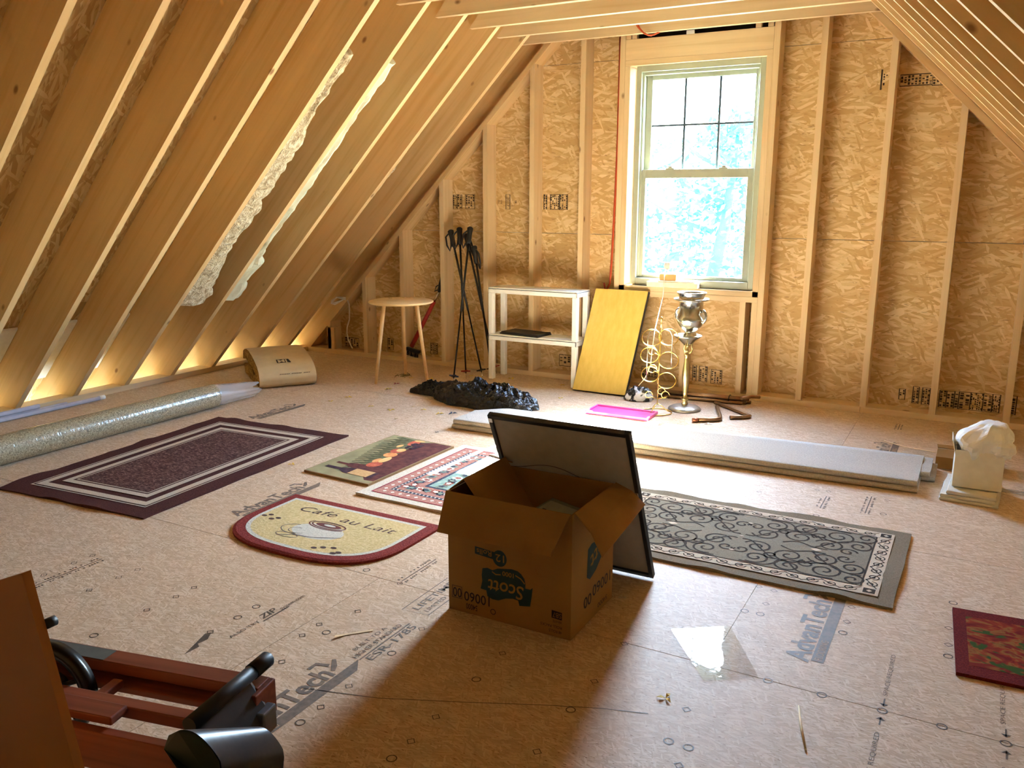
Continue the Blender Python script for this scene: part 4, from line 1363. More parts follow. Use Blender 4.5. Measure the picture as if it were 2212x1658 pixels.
PET = [(1.44, -1.531), (1.598, -1.436), (1.781, -1.456), (1.851, -1.30), (1.962, -1.34), (2.109, -1.38), (1.945, -1.62), (1.276, -1.455), (1.301, -1.297), (1.551, -0.722), (1.657, -0.252), (1.986, -0.188), (2.728, -0.534), (2.424, -0.203), (1.734, -0.239), (2.472, -1.72), (2.039, -2.65), (1.38, -0.95), (1.1, -1.0), (1.30, -0.55), (1.45, -0.50), (1.62, -0.66), (2.60, -0.60)]
for i, (x, y) in enumerate(PET):
    crumb('dried_petal', x, y, 0.016 + 0.008 * (i % 3), M_petal if i % 3 else M_petal2, 'tiny dried yellow petal scattered on the floor around the black bag and round table', 'petal', 'dried petals by the back wall', i * 1.3)
crumb('dried_petal', 4.438, -3.749, 0.026, M_petal, 'curled yellow petal alone on the floor in front of the glazing sheet', 'petal', None, 0.7)
crumb('red_petal', 1.321, -0.777, 0.030, plain('red_petal', lin(170, 26, 22), 0.7), 'small red petal under the round table', 'petal', None, 0.3)
crumb('red_petal', 1.56, -0.70, 0.026, plain('crimson_petal', lin(160, 40, 30), 0.7), 'small red petal touching the left tip of the black bag', 'petal', None, 1.3)
cf = crumb('toy_scrap', 2.178, -1.332, 0.035, plain('blue_scrap', lin(40, 70, 100), 0.5), 'tiny dark blue scrap between the black bag and the folded padding', 'scrap', None, 0.2)
mb = MB()
random.seed(21)
for i in range(16):
    a = random.random() * 6.28; L = 0.02 + 0.035 * random.random(); r0 = 0.03 * random.random()
    x, y = 1.19 + 0.10 * (random.random() - .5), -0.50 + 0.12 * (random.random() - .5)
    mb.tube([(x, y, 0.003), (x + L * math.cos(a) * 0.5, y + L * math.sin(a) * 0.5, 0.008 + 0.01 * random.random()), (x + L * math.cos(a), y + L * math.sin(a), 0.003)], 0.002, 5)
tag(mb.build('dried_twig_litter', plain('dry_green_twig', lin(112, 98, 52), 0.9)), 'dry green twig litter under the round table', 'twigs', kind='stuff')
M_sliver = plain('raw_pine_sliver', lin(228, 204, 158), 0.7)
tag(MB().tube([(4.768, -3.609, 0.003), (4.79, -3.70, 0.0035), (4.820, -3.797, 0.003)], [0.002, 0.004, 0.003], 6).build('wood_sliver', M_sliver), 'thin pale wood sliver on the floor below the right logo print', 'wood scrap')
tag(flapmesh([[(3.420, -3.940, 0.006), (3.414, -3.930, 0.006)], [(3.440, -3.905, 0.002), (3.432, -3.898, 0.002)], [(3.497, -3.842, 0.002), (3.490, -3.836, 0.002)]], 0.001).build('paper_strip', M_sliver), 'curled pale paper strip beside the ESR-1785 print', 'paper strip')
tag(MB().tube([(4.69, -0.66, 0.004), (4.80, -0.77, 0.012), (4.92, -0.86, 0.03), (4.965, -0.93, 0.045)], 0.003, 6).build('wooden_dowel', M_sliver), 'thin pale stick behind the right end of the folded padding', 'stick')
crumb('white_scrap', 3.70, -0.79, 0.035, plain('white_paper', lin(228, 230, 232), 0.7), 'white paper scrap beside the bent bronze hook', 'scrap', None, 0.9)
crumb('dark_pebble', 2.347, -1.763, 0.016, M_black, 'tiny black crumb left of the folded padding', 'crumb', None, 0.4)
crumb('white_scrap', 4.105, -3.235, 0.02, plain('off_white_paper', lin(220, 210, 190), 0.7), 'pale crumb by the right foot of the carton', 'scrap', None, 2.1)

# ---- plastic-wrapped carpet roll along the left eave
cr_ = thing('wrapped_carpet_roll', 'long carpet roll wrapped in clear plastic along the left eave', 'carpet roll', (0.70, -3.0, 0))
t = NT('speckled_carpet_under_film', 0.55, spec=0.5)
a = t.noise(t.co(), 130, 3, 0.7); b = t.noise(t.co((2, 60, 2)), 1.0, 2, 0.6, 0.5)
t.col(t.ramp(a.outputs[0], [(0.34, lin(104, 92, 66)), (0.5, lin(160, 146, 112)), (0.66, lin(196, 184, 152))]))
t.set(Coat_Weight=1.0, Coat_Roughness=0.10)
bp = t.n.new('ShaderNodeBump'); bp.inputs['Strength'].default_value = 0.35; bp.inputs['Distance'].default_value = 0.006
t.l.new(b.outputs[0], bp.inputs['Height']); t.l.new(bp.outputs[0], t.b.inputs['Coat Normal'])
M_roll = t.mat
RR = 0.077
def rollf(u, v):
    a = 2 * math.pi * u; y = -4.9 + (-1.95 + 4.9) * v
    r = RR * (1 + 0.02 * nz(math.cos(a), math.sin(a), y * 2, 1.5))
    return (0.705 + r * math.cos(a) - 0.015 * (y + 2), y, RR + r * math.sin(a))
mb = MB(); mb.grid(rollf, 36, 50, closeu=True)
for v in (0, 1):
    mb.add([rollf(k / 36, v) for k in range(36)], [list(range(36))])
mb.build('rolled_carpet', M_roll, cr_)
mb = MB()
def sleeve(u, v):
    a = 2 * math.pi * u; y = -1.96 + 0.34 * v
    k = 1 - 0.35 * v + 0.25 * v * nz(math.cos(a) * 2, math.sin(a) * 2, 3, 1.4)
    zc = RR * (1 - 0.25 * v)
    return (0.704 + RR * 1.02 * k * math.cos(a) * (1 + 0.3 * v), y + 0.08 * v * nz(math.cos(a) * 2.5, math.sin(a) * 2.5, 7), max(0.004, zc + RR * 1.0 * k * math.sin(a)))
mb.grid(sleeve, 40, 10, closeu=True)
t = NT('milky_film', 0.25, spec=0.5)
t.col(lin(214, 210, 208)); t.set(Alpha=0.42, Transmission_Weight=0.0)
nn = t.noise(t.co(), 30, 3); t.bump(nn.outputs[0], 0.6, 0.01)
M_milky = t.mat
mb.build('loose_film_end', M_milky, cr_)

# ---- bagged metal tubes on the floor at the far left
tb = thing('bagged_metal_tubes', 'thin silver tubes in a clear sleeve on the floor by the left eave', 'tubes', (-0.12, -3.1, 0))
for i, (x, z, y1) in enumerate(((-0.165, 0.016, -2.42), (-0.128, 0.016, -2.20), (-0.148, 0.046, -2.62))):
    MB().tube([(x + 0.03, -4.6, z), (x, y1, z)], 0.0145, 14).build('metal_tube', plain('silvery_sleeve', lin(206, 204, 214), 0.22, 0.06, metal=0.25), tb)
MB().tube([(-0.1285, -2.205, 0.017), (-0.1283, -2.165, 0.017)], 0.0155, 14).build('white_end_cap', M_white, tb)

# ---- folded insulation batt with paper facing
ins = thing('folded_insulation_batt', 'folded brown fibreglass batt with cream paper facing marked JM', 'insulation', (0.45, -1.05, 0))
wdir = Vector((0.582, 0.813, 0)); ddir = Vector((-0.813, 0.582, 0))
O_ = Vector((0.60, -1.43, 0))
# outer profile (distance along d, height), front fold rounded, top slopes up and back
outer = [(0.70, 0.006), (0.45, 0.005), (0.12, 0.005), (0.06, 0.010), (0.015, 0.035), (0.0, 0.075), (0.015, 0.112), (0.07, 0.145), (0.17, 0.174), (0.30, 0.197), (0.44, 0.210), (0.58, 0.206), (0.70, 0.188), (0.78, 0.166)]
inner = [(0.80, 0.10), (0.68, 0.118), (0.56, 0.122), (0.44, 0.110), (0.32, 0.096), (0.22, 0.086), (0.215, 0.076), (0.30, 0.062), (0.42, 0.098), (0.58, 0.104), (0.70, 0.080), (0.77, 0.040)]
prof = outer + inner
def bat(u, k, jitter=1.0):
    d, z = prof[k % len(prof)]
    w = 0.40 * u
    j = 0.012 * jitter
    p = O_ + wdir * w + ddir * d
    return (p.x + j * nz(d * 30, z * 30, u * 9), p.y + j * nz(d * 30 + 5, z * 30, u * 9), max(0.002, z + j * nz(d * 30, z * 30 + 8, u * 9)))
N = len(prof)
mb = MB()
vs = [bat(i / 11, k) for i in range(12) for k in range(N)]
fs = [(i * N + k, (i + 1) * N + k, (i + 1) * N + (k + 1) % N, i * N + (k + 1) % N) for i in range(11) for k in range(N)]
mb.add(vs, fs, 0, False)
mb.add([bat(0, k) for k in range(N)], [list(range(N))]); mb.add([bat(1, k) for k in range(N)], [list(range(N))[::-1]])
t = NT('brown_fibreglass', 0.95, spec=0.1)
a = t.noise(t.co((14, 14, 60)), 1.0, 4, 0.7)
t.col(t.ramp(a.outputs[0], [(0.3, lin(110, 74, 22)), (0.5, lin(150, 110, 44)), (0.72, lin(196, 156, 84))])); t.bump(a.outputs[0], 1.0, 0.02)
M_fib = t.mat
mb.build('fibreglass_core', M_fib, ins)
M_kraft = plain('cream_kraft_paper', lin(214, 192, 150), 0.6, 0.06, 14, bump=0.1, bdist=0.01)
mb = MB()
NP = len(outer)
def paper(u, v):
    t_ = v * (NP - 4) + 2
    k = min(int(t_), NP - 2); f = t_ - k
    d = outer[k][0] * (1 - f) + outer[k + 1][0] * f; z = outer[k][1] * (1 - f) + outer[k + 1][1] * f
    k0, k1 = max(k - 1, 0), min(k + 2, NP - 1)
    tx, tz = outer[k1][0] - outer[k0][0], outer[k1][1] - outer[k0][1]
    L = math.hypot(tx, tz); nx, nzv = -tz / L, tx / L
    p = O_ + wdir * (-0.006 + 0.412 * u) + ddir * (d + 0.008 * nx)
    return (p.x, p.y, max(0.003, z + 0.010 * nzv + 0.003 * nz(u * 3, v * 6, 1)))
mb.grid(paper, 14, 50)
mb.build('paper_facing', M_kraft, ins)
# logo on the sloping top, upside down as seen
def on_paper(u, v):
    return Vector(paper(u, v))
pc = on_paper(0.44, 0.545); pu = (on_paper(0.75, 0.545) - on_paper(0.35, 0.545)).normalized(); pv = (on_paper(0.44, 0.50) - on_paper(0.44, 0.58)).normalized()
lo = pc + pu.cross(pv).normalized() * (0.004 if pu.cross(pv).z > 0 else -0.004)
Ml = frame2d(lo, pu, pv)
mb = MB()
mb.flat([(-0.03, -0.050), (0.060, -0.050), (0.072, 0.006), (-0.03, 0.006)], 0.0, 0, Ml)
mb.build('logo_block', M_black_ink, ins)
Mt = frame2d(lo + Vector((0, 0, 0.0012)) + pu * 0.040 - pv * 0.030, -pu, -pv)
mb = MB(); put_text(mb, 'JM', frame2d(lo + Vector((0, 0, 0.0014)) + pu * 0.055 + pv * 0.0, -pu, -pv), 0.058, fit=0.076, bold=0.03); mb.build('logo_lettering', M_kraft, ins)
mb = MB()
for i in range(18):
    a_ = on_paper(0.36 + 0.03 * i, 0.36); b_ = on_paper(0.36 + 0.03 * i + 0.02, 0.372)
    if i % 7 != 6:
        mb.tube([a_ + Vector((0.002, -0.003, 0.0015)), b_ + Vector((0.002, -0.003, 0.0015))], 0.002, 4)
mb.build('facing_print', M_black_ink, ins)

# ---- black bin bag lying flat
M_bag = NT('black_polythene', 0.16, spec=0.55)
a = M_bag.noise(M_bag.co((1, 1, 1)), 14, 4, 0.6, 1.2); v_ = M_bag.vor(M_bag.co(), 26, 'F1')
M_bag.col(lin(9, 9, 11))
M_bag.bump(M_bag.math('ADD', a.outputs[0], M_bag.math('MULTIPLY', v_.outputs['Distance'], 0.5)), 1.0, 0.035)
M_bag = M_bag.mat
def lump(cx, cy, L, Wd, Hh, rz, seed, tail=0.35, nu=72, nv=26, rough=0.18):
    mb = MB()
    c, s = math.cos(rz), math.sin(rz)
    def f(u, v):
        a = 2 * math.pi * u; e = math.pi / 2 * v
        r = math.cos(e)
        px, py = math.cos(a) * r, math.sin(a) * r
        w = Wd * (1.0 - tail * (0.5 - 0.5 * px)) * (1 + 0.22 * nz(px * 2 + seed, 1.0, 0))
        x = L * px * (1 + 0.10 * nz(px * 3 + seed, py * 3, 2)); y = w * py
        h = Hh * math.sin(e) ** 0.7 * (1 - 0.55 * tail * (0.5 - 0.5 * px)) * (1 + 0.5 * nz(px * 2.6 + seed, py * 2.2, 5))
        k = rough * (0.3 + 0.7 * v)
        dx = k * 0.05 * nz(px * 9 + seed, py * 9, v * 4); dz = k * 0.16 * (abs(nz(px * 8 + seed, py * 8, v * 2)) + 0.6 * abs(nz(px * 17, py * 17 + seed, v * 3)))
        return (cx + c * (x + dx) - s * (y + dx), cy + s * (x + dx) + c * (y + dx), max(0.002, h + dz if v > 0.02 else 0.002))
    mb.grid(f, nu, nv, closeu=True, smooth=True)
    return mb
bag = thing('black_bin_bag', 'crumpled black plastic bag lying on the floor before the white shelf', 'bin bag', (2.15, -1.0, 0))
lump(2.20, -0.99, 0.42, 0.19, 0.120, R(-4), 3.3, 0.15, 110, 34, 0.34).build('bag_body', M_bag, bag)
lump(1.80, -0.93, 0.22, 0.11, 0.085, R(8), 7.7, 0.75, 64, 22, 0.3).build('bag_neck', M_bag, bag)
wb = thing('crumpled_carrier_bag', 'small black and white crumpled bag at the foot of the yellow board', 'plastic bag', (3.09, -0.36, 0))
M_wbag = NT('white_black_polythene', 0.3, spec=0.5)
a = M_wbag.noise(M_wbag.co(), 16, 2, 0.5, 1.0)
M_wbag.col(M_wbag.ramp(a.outputs[0], [(0.47, lin(26, 28, 32)), (0.53, lin(220, 222, 224))])); M_wbag.bump(a.outputs[0], 0.8, 0.02)
lump(3.09, -0.37, 0.10, 0.075, 0.07, R(20), 1.2, 0.2, 40, 16, 0.3).build('bag_body', M_wbag.mat, wb)

# ---- round three-legged side table
M_birch = pine('pale_birch', 'x', c0=(232, 200, 148), c1=(222, 186, 130), knots=False)
tbl = thing('round_side_table', 'small round wooden table on three splayed peg legs by the left studs', 'table', (1.287, -0.64, 0))
MB().lathe([(0.0, 0.594), (0.235, 0.594), (0.243, 0.600), (0.243, 0.606), (0.236, 0.611), (0.0, 0.611)], (1.287, -0.64, 0), 48).build('table_top', M_birch, tbl)
for bxp, byp in ((1.19, -0.85), (1.50, -0.62), (1.175, -0.45)):
    tx, ty = 1.287 + (bxp - 1.287) * 0.62, -0.64 + (byp + 0.64) * 0.62
    MB().tube([(bxp, byp, 0.001), (tx, ty, 0.594)], [0.011, 0.016], 14).build('leg', M_birch, tbl)
for i, (x, y) in enumerate(((1.20, -0.50), (1.235, -0.47), (1.15, -0.58))):
    o = crumb('dried_petal', x, y, 0.022, M_petal2, 'pale dried petal lying on the round table top', 'petal', 'petals on the round table', i * 2.0)
    o.location.z = 0.611

# ---- white two-tier plastic shelf
sh = thing('white_plastic_shelf', 'white two tier plastic shelf unit against the gable studs', 'shelf', (2.19, -0.15, 0))
SX0, SX1, SY0, SY1 = 1.822, 2.562, -0.262, -0.035
for x in (SX0, SX1 - 0.042):
    for y in (SY0, SY1 - 0.042):
        MB().bbox(x, x + 0.042, y, y + 0.042, 0.0, 0.306, 0.006).build('lower_leg', M_white, sh)
        MB().bbox(x, x + 0.042, y, y + 0.042, 0.350, 0.662, 0.006).build('upper_leg', M_white, sh)
for z in (0.306, 0.662):
    mb = MB(); mb.bbox(SX0, SX1, SY0, SY1, z + 0.026, z + 0.044, 0.005)
    mb.bbox(SX0, SX1, SY0, SY0 + 0.012, z, z + 0.040, 0.004); mb.bbox(SX0, SX1, SY1 - 0.012, SY1, z, z + 0.040, 0.004)
    mb.bbox(SX0, SX0 + 0.012, SY0, SY1, z, z + 0.040, 0.004); mb.bbox(SX1 - 0.012, SX1, SY0, SY1, z, z + 0.040, 0.004)
    mb.build('shelf_board', M_white, sh)
fb = thing('black_folder', 'flat black folder lying on the lower white shelf', 'folder', (2.09, -0.16, 0.35))
Mb = Matrix.Translation((2.085, -0.150, 0.3505)) @ Matrix.Rotation(R(-7), 4, 'Z')
MB().bbox(-0.175, 0.175, -0.095, 0.095, 0.0, 0.010, 0.003, 0, Mb).build('lower_cover', M_black, fb)
MB().bbox(-0.165, 0.172, -0.09, 0.09, 0.0105, 0.020, 0.003, 0, Mb).build('upper_cover', M_black, fb)

# ---- yellow board leaning on the sill
t = NT('yellow_laminate', 0.42, spec=0.5)
a = t.noise(t.co((30, 30, 1.5)), 1.0, 3)
t.col(t.ramp(a.outputs[0], [(0.3, lin(214, 182, 84)), (0.7, lin(226, 196, 104))]))
yb = thing('yellow_board', 'yellow laminate board with black edge leaning under the window', 'board', (2.78, -0.33, 0))
aa = math.atan2(0.30, 0.705)
My = frame2d((2.572, -0.332, 0.010), (1, -0.01, 0), (0.048, math.sin(aa), math.cos(aa)))
MB().bbox(0.0, 0.405, 0.0, 0.765, 0.0, 0.006, 0.001, 0, My).build('yellow_face', t.mat, yb)
MB().bbox(-0.001, 0.408, -0.002, 0.766, -0.030, -0.0005, 0.002, 0, My).build('black_core', M_black, yb)

# ---- metal stand and wine cooler
st = thing('cooler_stand', 'tall pale brass pedestal stand with round base below the window', 'stand', (3.455, -0.49, 0))
c0 = (3.455, -0.49, 0)
MB().lathe([(0, 0), (0.104, 0.0), (0.108, 0.006), (0.104, 0.014), (0.085, 0.024), (0.045, 0.031), (0.022, 0.034), (0, 0.035)], c0, 48).build('round_base', plain('grey_metal', lin(178, 178, 172), 0.3, metal=0.8), st)
M_pew = plain('dull_brass', lin(190, 172, 122), 0.28, 0.12, metal=1.0)
MB().lathe([(0.018, 0.034), (0.022, 0.045), (0.016, 0.055), (0.022, 0.066), (0.022, 0.078), (0.014, 0.088), (0.016, 0.12), (0.022, 0.17), (0.026, 0.21), (0.025, 0.25), (0.019, 0.30), (0.014, 0.345), (0.013, 0.355), (0.019, 0.362), (0.019, 0.370), (0.011, 0.378), (0.016, 0.392), (0.016, 0.402), (0.010, 0.412), (0.016, 0.43)], c0, 28).build('turned_stem', M_pew, st)
MB().lathe([(0.0, 0.428), (0.020, 0.430), (0.034, 0.445), (0.062, 0.470), (0.088, 0.488), (0.091, 0.494), (0.086, 0.497), (0.070, 0.490), (0.03, 0.484), (0.0, 0.483)], c0, 40).build('dish', plain('pewter', lin(188, 184, 170), 0.25, 0.1, metal=1.0), st)
for k in range(3):
    a = k * 2.09 + 0.5
    MB().tube([(c0[0] + math.cos(a) * r, c0[1] + math.sin(a) * r, z) for r, z in ((0.016, 0.375), (0.028, 0.385), (0.034, 0.405), (0.026, 0.42), (0.036, 0.447))], 0.0045, 8).build('scroll_bracket', M_pew, st)
ur = thing('wine_cooler', 'silver urn shaped wine cooler with flared rim and side handles on the stand', 'urn', (3.465, -0.48, 0.485))
c1 = (3.467, -0.485, 0)
MB().lathe([(0.0, 0.486), (0.046, 0.486), (0.048, 0.494), (0.044, 0.502), (0.036, 0.512), (0.036, 0.528), (0.050, 0.536), (0.072, 0.558), (0.088, 0.588), (0.091, 0.608), (0.084, 0.626), (0.076, 0.636), (0.076, 0.712), (0.080, 0.720), (0.110, 0.724), (0.114, 0.730), (0.110, 0.735), (0.084, 0.738), (0.083, 0.752), (0.092, 0.768), (0.094, 0.774), (0.090, 0.775), (0.080, 0.755), (0.073, 0.73), (0.072, 0.64), (0.06, 0.58), (0.0, 0.55)], c1, 56).build('urn_body', M_silver, ur)
for sgn, ax in ((1, -0.25), (-1, -0.25)):
    d = Vector((math.cos(ax) * sgn, math.sin(ax) * sgn, 0))
    MB().tube([Vector(c1) + d * r + Vector((0, 0, z)) for r, z in ((0.074, 0.655), (0.092, 0.662), (0.106, 0.650), (0.112, 0.628), (0.108, 0.605), (0.096, 0.590), (0.086, 0.585))], 0.0085, 10).build('handle', M_silver, ur)

# ---- gilt wire bottle rack
rk = thing('wire_wine_rack', 'gold wire wine rack of curled rings left of the pedestal stand', 'wine rack', (3.335, -0.64, 0))
kx, ky = 3.322, -0.652
Wv = Vector((0.9, 0.43, 0)).normalized()
def RP(a, z, dep=0.0):
    return (kx + Wv.x * a - Wv.y * dep, ky + Wv.y * a + Wv.x * dep, z)
MB().tube([RP(0, 0.055), RP(0.006, 0.56)], 0.0035, 8).build('centre_rod', M_gold, rk)
MB().lathe([(0, 0.555), (0.006, 0.56), (0.003, 0.585), (0.004, 0.60), (0.009, 0.612), (0.006, 0.624), (0, 0.627)], (kx + 0.006, ky, 0), 14).build('finial', M_gold, rk)
MB().tube([(kx + 0.095 * math.cos(i * math.pi / 16), ky + 0.095 * math.sin(i * math.pi / 16), 0.004) for i in range(32)], 0.0035, 8, closed=True).build('base_ring', M_gold, rk)
for k in range(3):
    a = k * 2.09 + 0.3
    MB().tube([(kx, ky, 0.062), (kx + 0.03 * math.cos(a), ky + 0.03 * math.sin(a), 0.045), (kx + 0.07 * math.cos(a), ky + 0.07 * math.sin(a), 0.012), (kx + 0.095 * math.cos(a), ky + 0.095 * math.sin(a), 0.005)], 0.003, 8).build('foot_wire', M_gold, rk)
def loop(a, z, r, dep, tl=0.25):
    return [RP(a + r * math.cos(t), z + r * 0.82 * math.sin(t), dep + tl * r * math.sin(t)) for t in [i * math.pi / 14 for i in range(28)]]
for a, z, r, dp in ((-0.055, 0.495, 0.062, -0.03), (0.060, 0.490, 0.062, 0.03), (-0.058, 0.372, 0.058, 0.03), (0.058, 0.350, 0.062, -0.03), (-0.055, 0.258, 0.056, -0.03), (0.058, 0.205, 0.060, 0.03)):
    MB().tube(loop(a, z, r, dp), 0.0035, 8, closed=True).build('bottle_ring', M_gold, rk)
for a, z, r in ((-0.045, 0.405, 0.030), (-0.042, 0.290, 0.032), (0.020, 0.145, 0.026), (-0.060, 0.120, 0.026), (0.045, 0.120, 0.028)):
    MB().tube([RP(a + r * math.cos(t) * (1 - 0.02 * i), z + r * math.sin(t) * (1 - 0.02 * i), -0.02) for i, t in enumerate([k * math.pi / 10 for k in range(19)])] + [RP(0, z - 0.03, 0)], 0.003, 8).build('scroll_wire', M_gold, rk)
for a in (-0.075, 0.080):
    MB().tube([RP(a * 0.3, 0.545), RP(a * 0.8, 0.535), RP(a, 0.50), RP(a, 0.36), RP(a, 0.22 if a < 0 else 0.30)], 0.003, 8).build('side_wire', M_silver, rk)

# ---- pink storage lid, half in the sun
t = NT('pink_plastic', 0.35, spec=0.5); t.col(t.ramp(t.noise(t.co(), 8, 2).outputs[0], [(0.3, lin(206, 60, 150)), (0.7, lin(224, 84, 168))]))
pl = thing('pink_plastic_lid', 'bright pink plastic box lid on the floor behind the folded padding', 'lid', (3.13, -0.80, 0))
Mq = Matrix.Translation((3.136, -0.802, 0.0)) @ Matrix.Rotation(R(0.6), 4, 'Z')
MB().bbox(-0.205, 0.205, -0.092, 0.092, 0.001, 0.012, 0.004, 0, Mq).build('lid_panel', t.mat, pl)
mb = MB()
for a, b, c, d in ((-0.212, 0.212, -0.100, -0.086), (-0.212, 0.212, 0.086, 0.100), (-0.212, -0.198, -0.087, 0.087), (0.198, 0.212, -0.087, 0.087)):
    mb.bbox(a, b, c, d, 0.001, 0.022, 0.004, 0, Mq)
mb.build('lid_rim', t.mat, pl)

# ---- bundle of bronze rods and two loose bent rods
bd = thing('rod_bundle', 'bundle of bronze curtain rods strapped together along the sole plate', 'rods', (3.45, -0.25, 0))
for i, (y, z, xa, xb) in enumerate(((-0.225, 0.013, 3.18, 3.755), (-0.195, 0.013, 3.20, 3.775), (-0.165, 0.013, 3.16, 3.80), (-0.210, 0.037, 3.22, 3.77), (-0.180, 0.037, 3.19, 3.79))):
    MB().tube([(xa, y, z), (xb, y + 0.05, z)], 0.0115, 12).build('rod', M_bronze, bd)
MB().tube([(3.665, -0.155 + 0.032 * math.cos(t) * 1.1, 0.026 + 0.030 * math.sin(t)) for t in [i * math.pi / 8 for i in range(16)]], 0.003, 6, closed=True).build('strap', M_blackmetal, bd)
hk = thing('bent_curtain_rod', 'short bronze elbow rod on the floor touching the rod bundle end', 'rod', (3.80, -0.20, 0))
MB().tube([(3.765, -0.245, 0.062), (3.81, -0.165, 0.062), (3.85, -0.10, 0.05)], 0.0115, 12).build('rod', M_bronze, hk)
hk = thing('bent_curtain_rod', 'long bent bronze rod angled right with a hooked end near the stand', 'rod', (3.75, -0.40, 0))
MB().tube([(3.590, -0.245, 0.013), (3.70, -0.33, 0.013), (3.86, -0.475, 0.013), (3.885, -0.50, 0.013), (3.880, -0.525, 0.013), (3.86, -0.545, 0.013), (3.785, -0.60, 0.013)], 0.012, 12).build('rod', M_bronze, hk)
hk = thing('bent_curtain_rod', 'L shaped bronze rod lying nearest to the folded padding', 'rod', (3.68, -0.65, 0))
MB().tube([(3.635, -0.36, 0.014), (3.715, -0.58, 0.014), (3.738, -0.655, 0.014), (3.735, -0.685, 0.014), (3.715, -0.705, 0.014), (3.630, -0.765, 0.014)], 0.0125, 12).build('rod', M_bronze, hk)
MB().tube([(3.630, -0.765, 0.014), (3.600, -0.786, 0.014)], 0.014, 12).build('tip', plain('copper_tip', lin(150, 92, 66), 0.4, metal=0.7), hk)

# ---- white tub holding tissue paper on a folded cloth, right edge
M_cloth = plain('white_cotton', lin(222, 216, 200), 0.9, 0.05, 40, bump=0.2)
fc = thing('folded_white_cloth', 'folded stack of white cloth under the white tub', 'cloth', (5.15, -1.42, 0))
Mk = Matrix.Translation((5.145, -1.42, 0)) @ Matrix.Rotation(R(-3), 4, 'Z')
for i, (a, b, z0, z1, dx) in enumerate(((0.118, 0.178, 0.001, 0.014, 0.0), (0.110, 0.172, 0.0145, 0.030, -0.006), (0.100, 0.165, 0.0305, 0.046, 0.008))):
    def cl2(u, v):
        x = -a + 2 * a * u; y = -b + 2 * b * v
        return Mk @ Vector((x + dx + 0.006 * nz(v * 4, i, 1), y + 0.006 * nz(u * 4, i, 5), z1 + 0.004 * nz(u * 3 + i, v * 3, 0)))
    mb = MB(); mb.grid(cl2, 12, 12)
    rim = [(k / 11, 0) for k in range(12)] + [(1, k / 11) for k in range(1, 12)] + [(1 - k / 11, 1) for k in range(1, 12)] + [(0, 1 - k / 11) for k in range(1, 11)]
    vs = []
    for u, v in rim:
        p = cl2(u, v); c = Mk @ Vector((dx, 0, 0))
        o_ = Vector((p.x - c.x, p.y - c.y, 0)).normalized() * 0.005
        vs += [p, (p.x + o_.x, p.y + o_.y, (z0 + z1) / 2), (p.x, p.y, z0)]
    n = len(rim)
    for k in range(n):
        k2 = (k + 1) % n
        mb.add([vs[3 * k], vs[3 * k + 1], vs[3 * k2 + 1], vs[3 * k2], vs[3 * k + 2], vs[3 * k2 + 2]], [(0, 1, 2, 3), (1, 4, 5, 2)], 0, True)
    mb.build('cloth_fold', M_cloth, fc)
tubw = thing('white_tub', 'square white tub stuffed with white tissue paper on folded cloth', 'tub', (5.155, -1.42, 0.05))
t = NT('off_white_card', 0.7); t.col(t.ramp(t.noise(t.co(), 20, 2).outputs[0], [(0.3, lin(226, 218, 196)), (0.7, lin(236, 230, 210))]))
Mt_ = Matrix.Translation((5.158, -1.42, 0.052)) @ Matrix.Rotation(R(2), 4, 'Z')
mb = MB()
for (a, b, c, d) in ((-0.1, 0.1, -0.095, -0.091), (-0.1, 0.1, 0.091, 0.095), (-0.1, -0.096, -0.0905, 0.0905), (0.096, 0.1, -0.0905, 0.0905)):
    mb.box(a, b, c, d, 0.0, 0.175, 0, Mt_)
mb.box(-0.096, 0.096, -0.0905, 0.0905, 0.0, 0.004, 0, Mt_)
mb.build('tub_walls', t.mat, tubw)
flapmesh([[Mt_ @ Vector((-0.1005, -0.085, 0.150)), Mt_ @ Vector((-0.1005, 0.085, 0.150))], [Mt_ @ Vector((-0.118, -0.085, 0.215)), Mt_ @ Vector((-0.118, 0.085, 0.215))]], 0.003).build('raised_flap', t.mat, tubw)
M_tis = plain('white_tissue', lin(234, 232, 226), 0.75, 0.03, 20, bump=0.3, bdist=0.01)
mb = MB()
def tis(u, v):
    a = 2 * math.pi * u; e = math.pi * 0.5 * v
    r = 0.118 * (1 + 0.26 * nz(math.cos(a) * 1.5, math.sin(a) * 1.5, v * 2)) * (0.75 + 0.6 * math.sin(min(1, v * 1.6) * math.pi) * 0.5) * (math.cos(e) ** 0.35 if v < 0.999 else 0.0)
    z = 0.135 + 0.165 * math.sin(e) ** 0.9 + 0.05 * (1 - v) * nz(math.cos(a) * 3, math.sin(a) * 3, v * 3 + 4)
    return Mt_ @ Vector((0.018 + r * math.cos(a) + 0.03 * v, r * math.sin(a), z))
mb.grid(tis, 40, 16, closeu=True, smooth=False)
mb.build('tissue_paper', M_tis, tubw)
mb = MB()
def tis2(u, v):
    a = 2 * math.pi * u; e = math.pi * (v - 0.5)
    k = 1 + 0.35 * nz(math.cos(a) * 2 * math.cos(e), math.sin(a) * 2, e * 2 + 9)
    return Mt_ @ Vector((0.085 + 0.055 * k * math.cos(a) * math.cos(e), -0.06 + 0.05 * k * math.sin(a) * math.cos(e), 0.195 + 0.05 * k * math.sin(e)))
mb.grid(tis2, 26, 14, closeu=True, smooth=False)
mb.build('tissue_wisp', M_tis, tubw)
cbx = thing('small_carton', 'low brown cardboard tray behind the white tub', 'box', (5.05, -0.95, 0))
MB().bbox(4.972, 5.28, -1.07, -0.90, 0.001, 0.062, 0.002).build('tray_body', M_card, cbx)
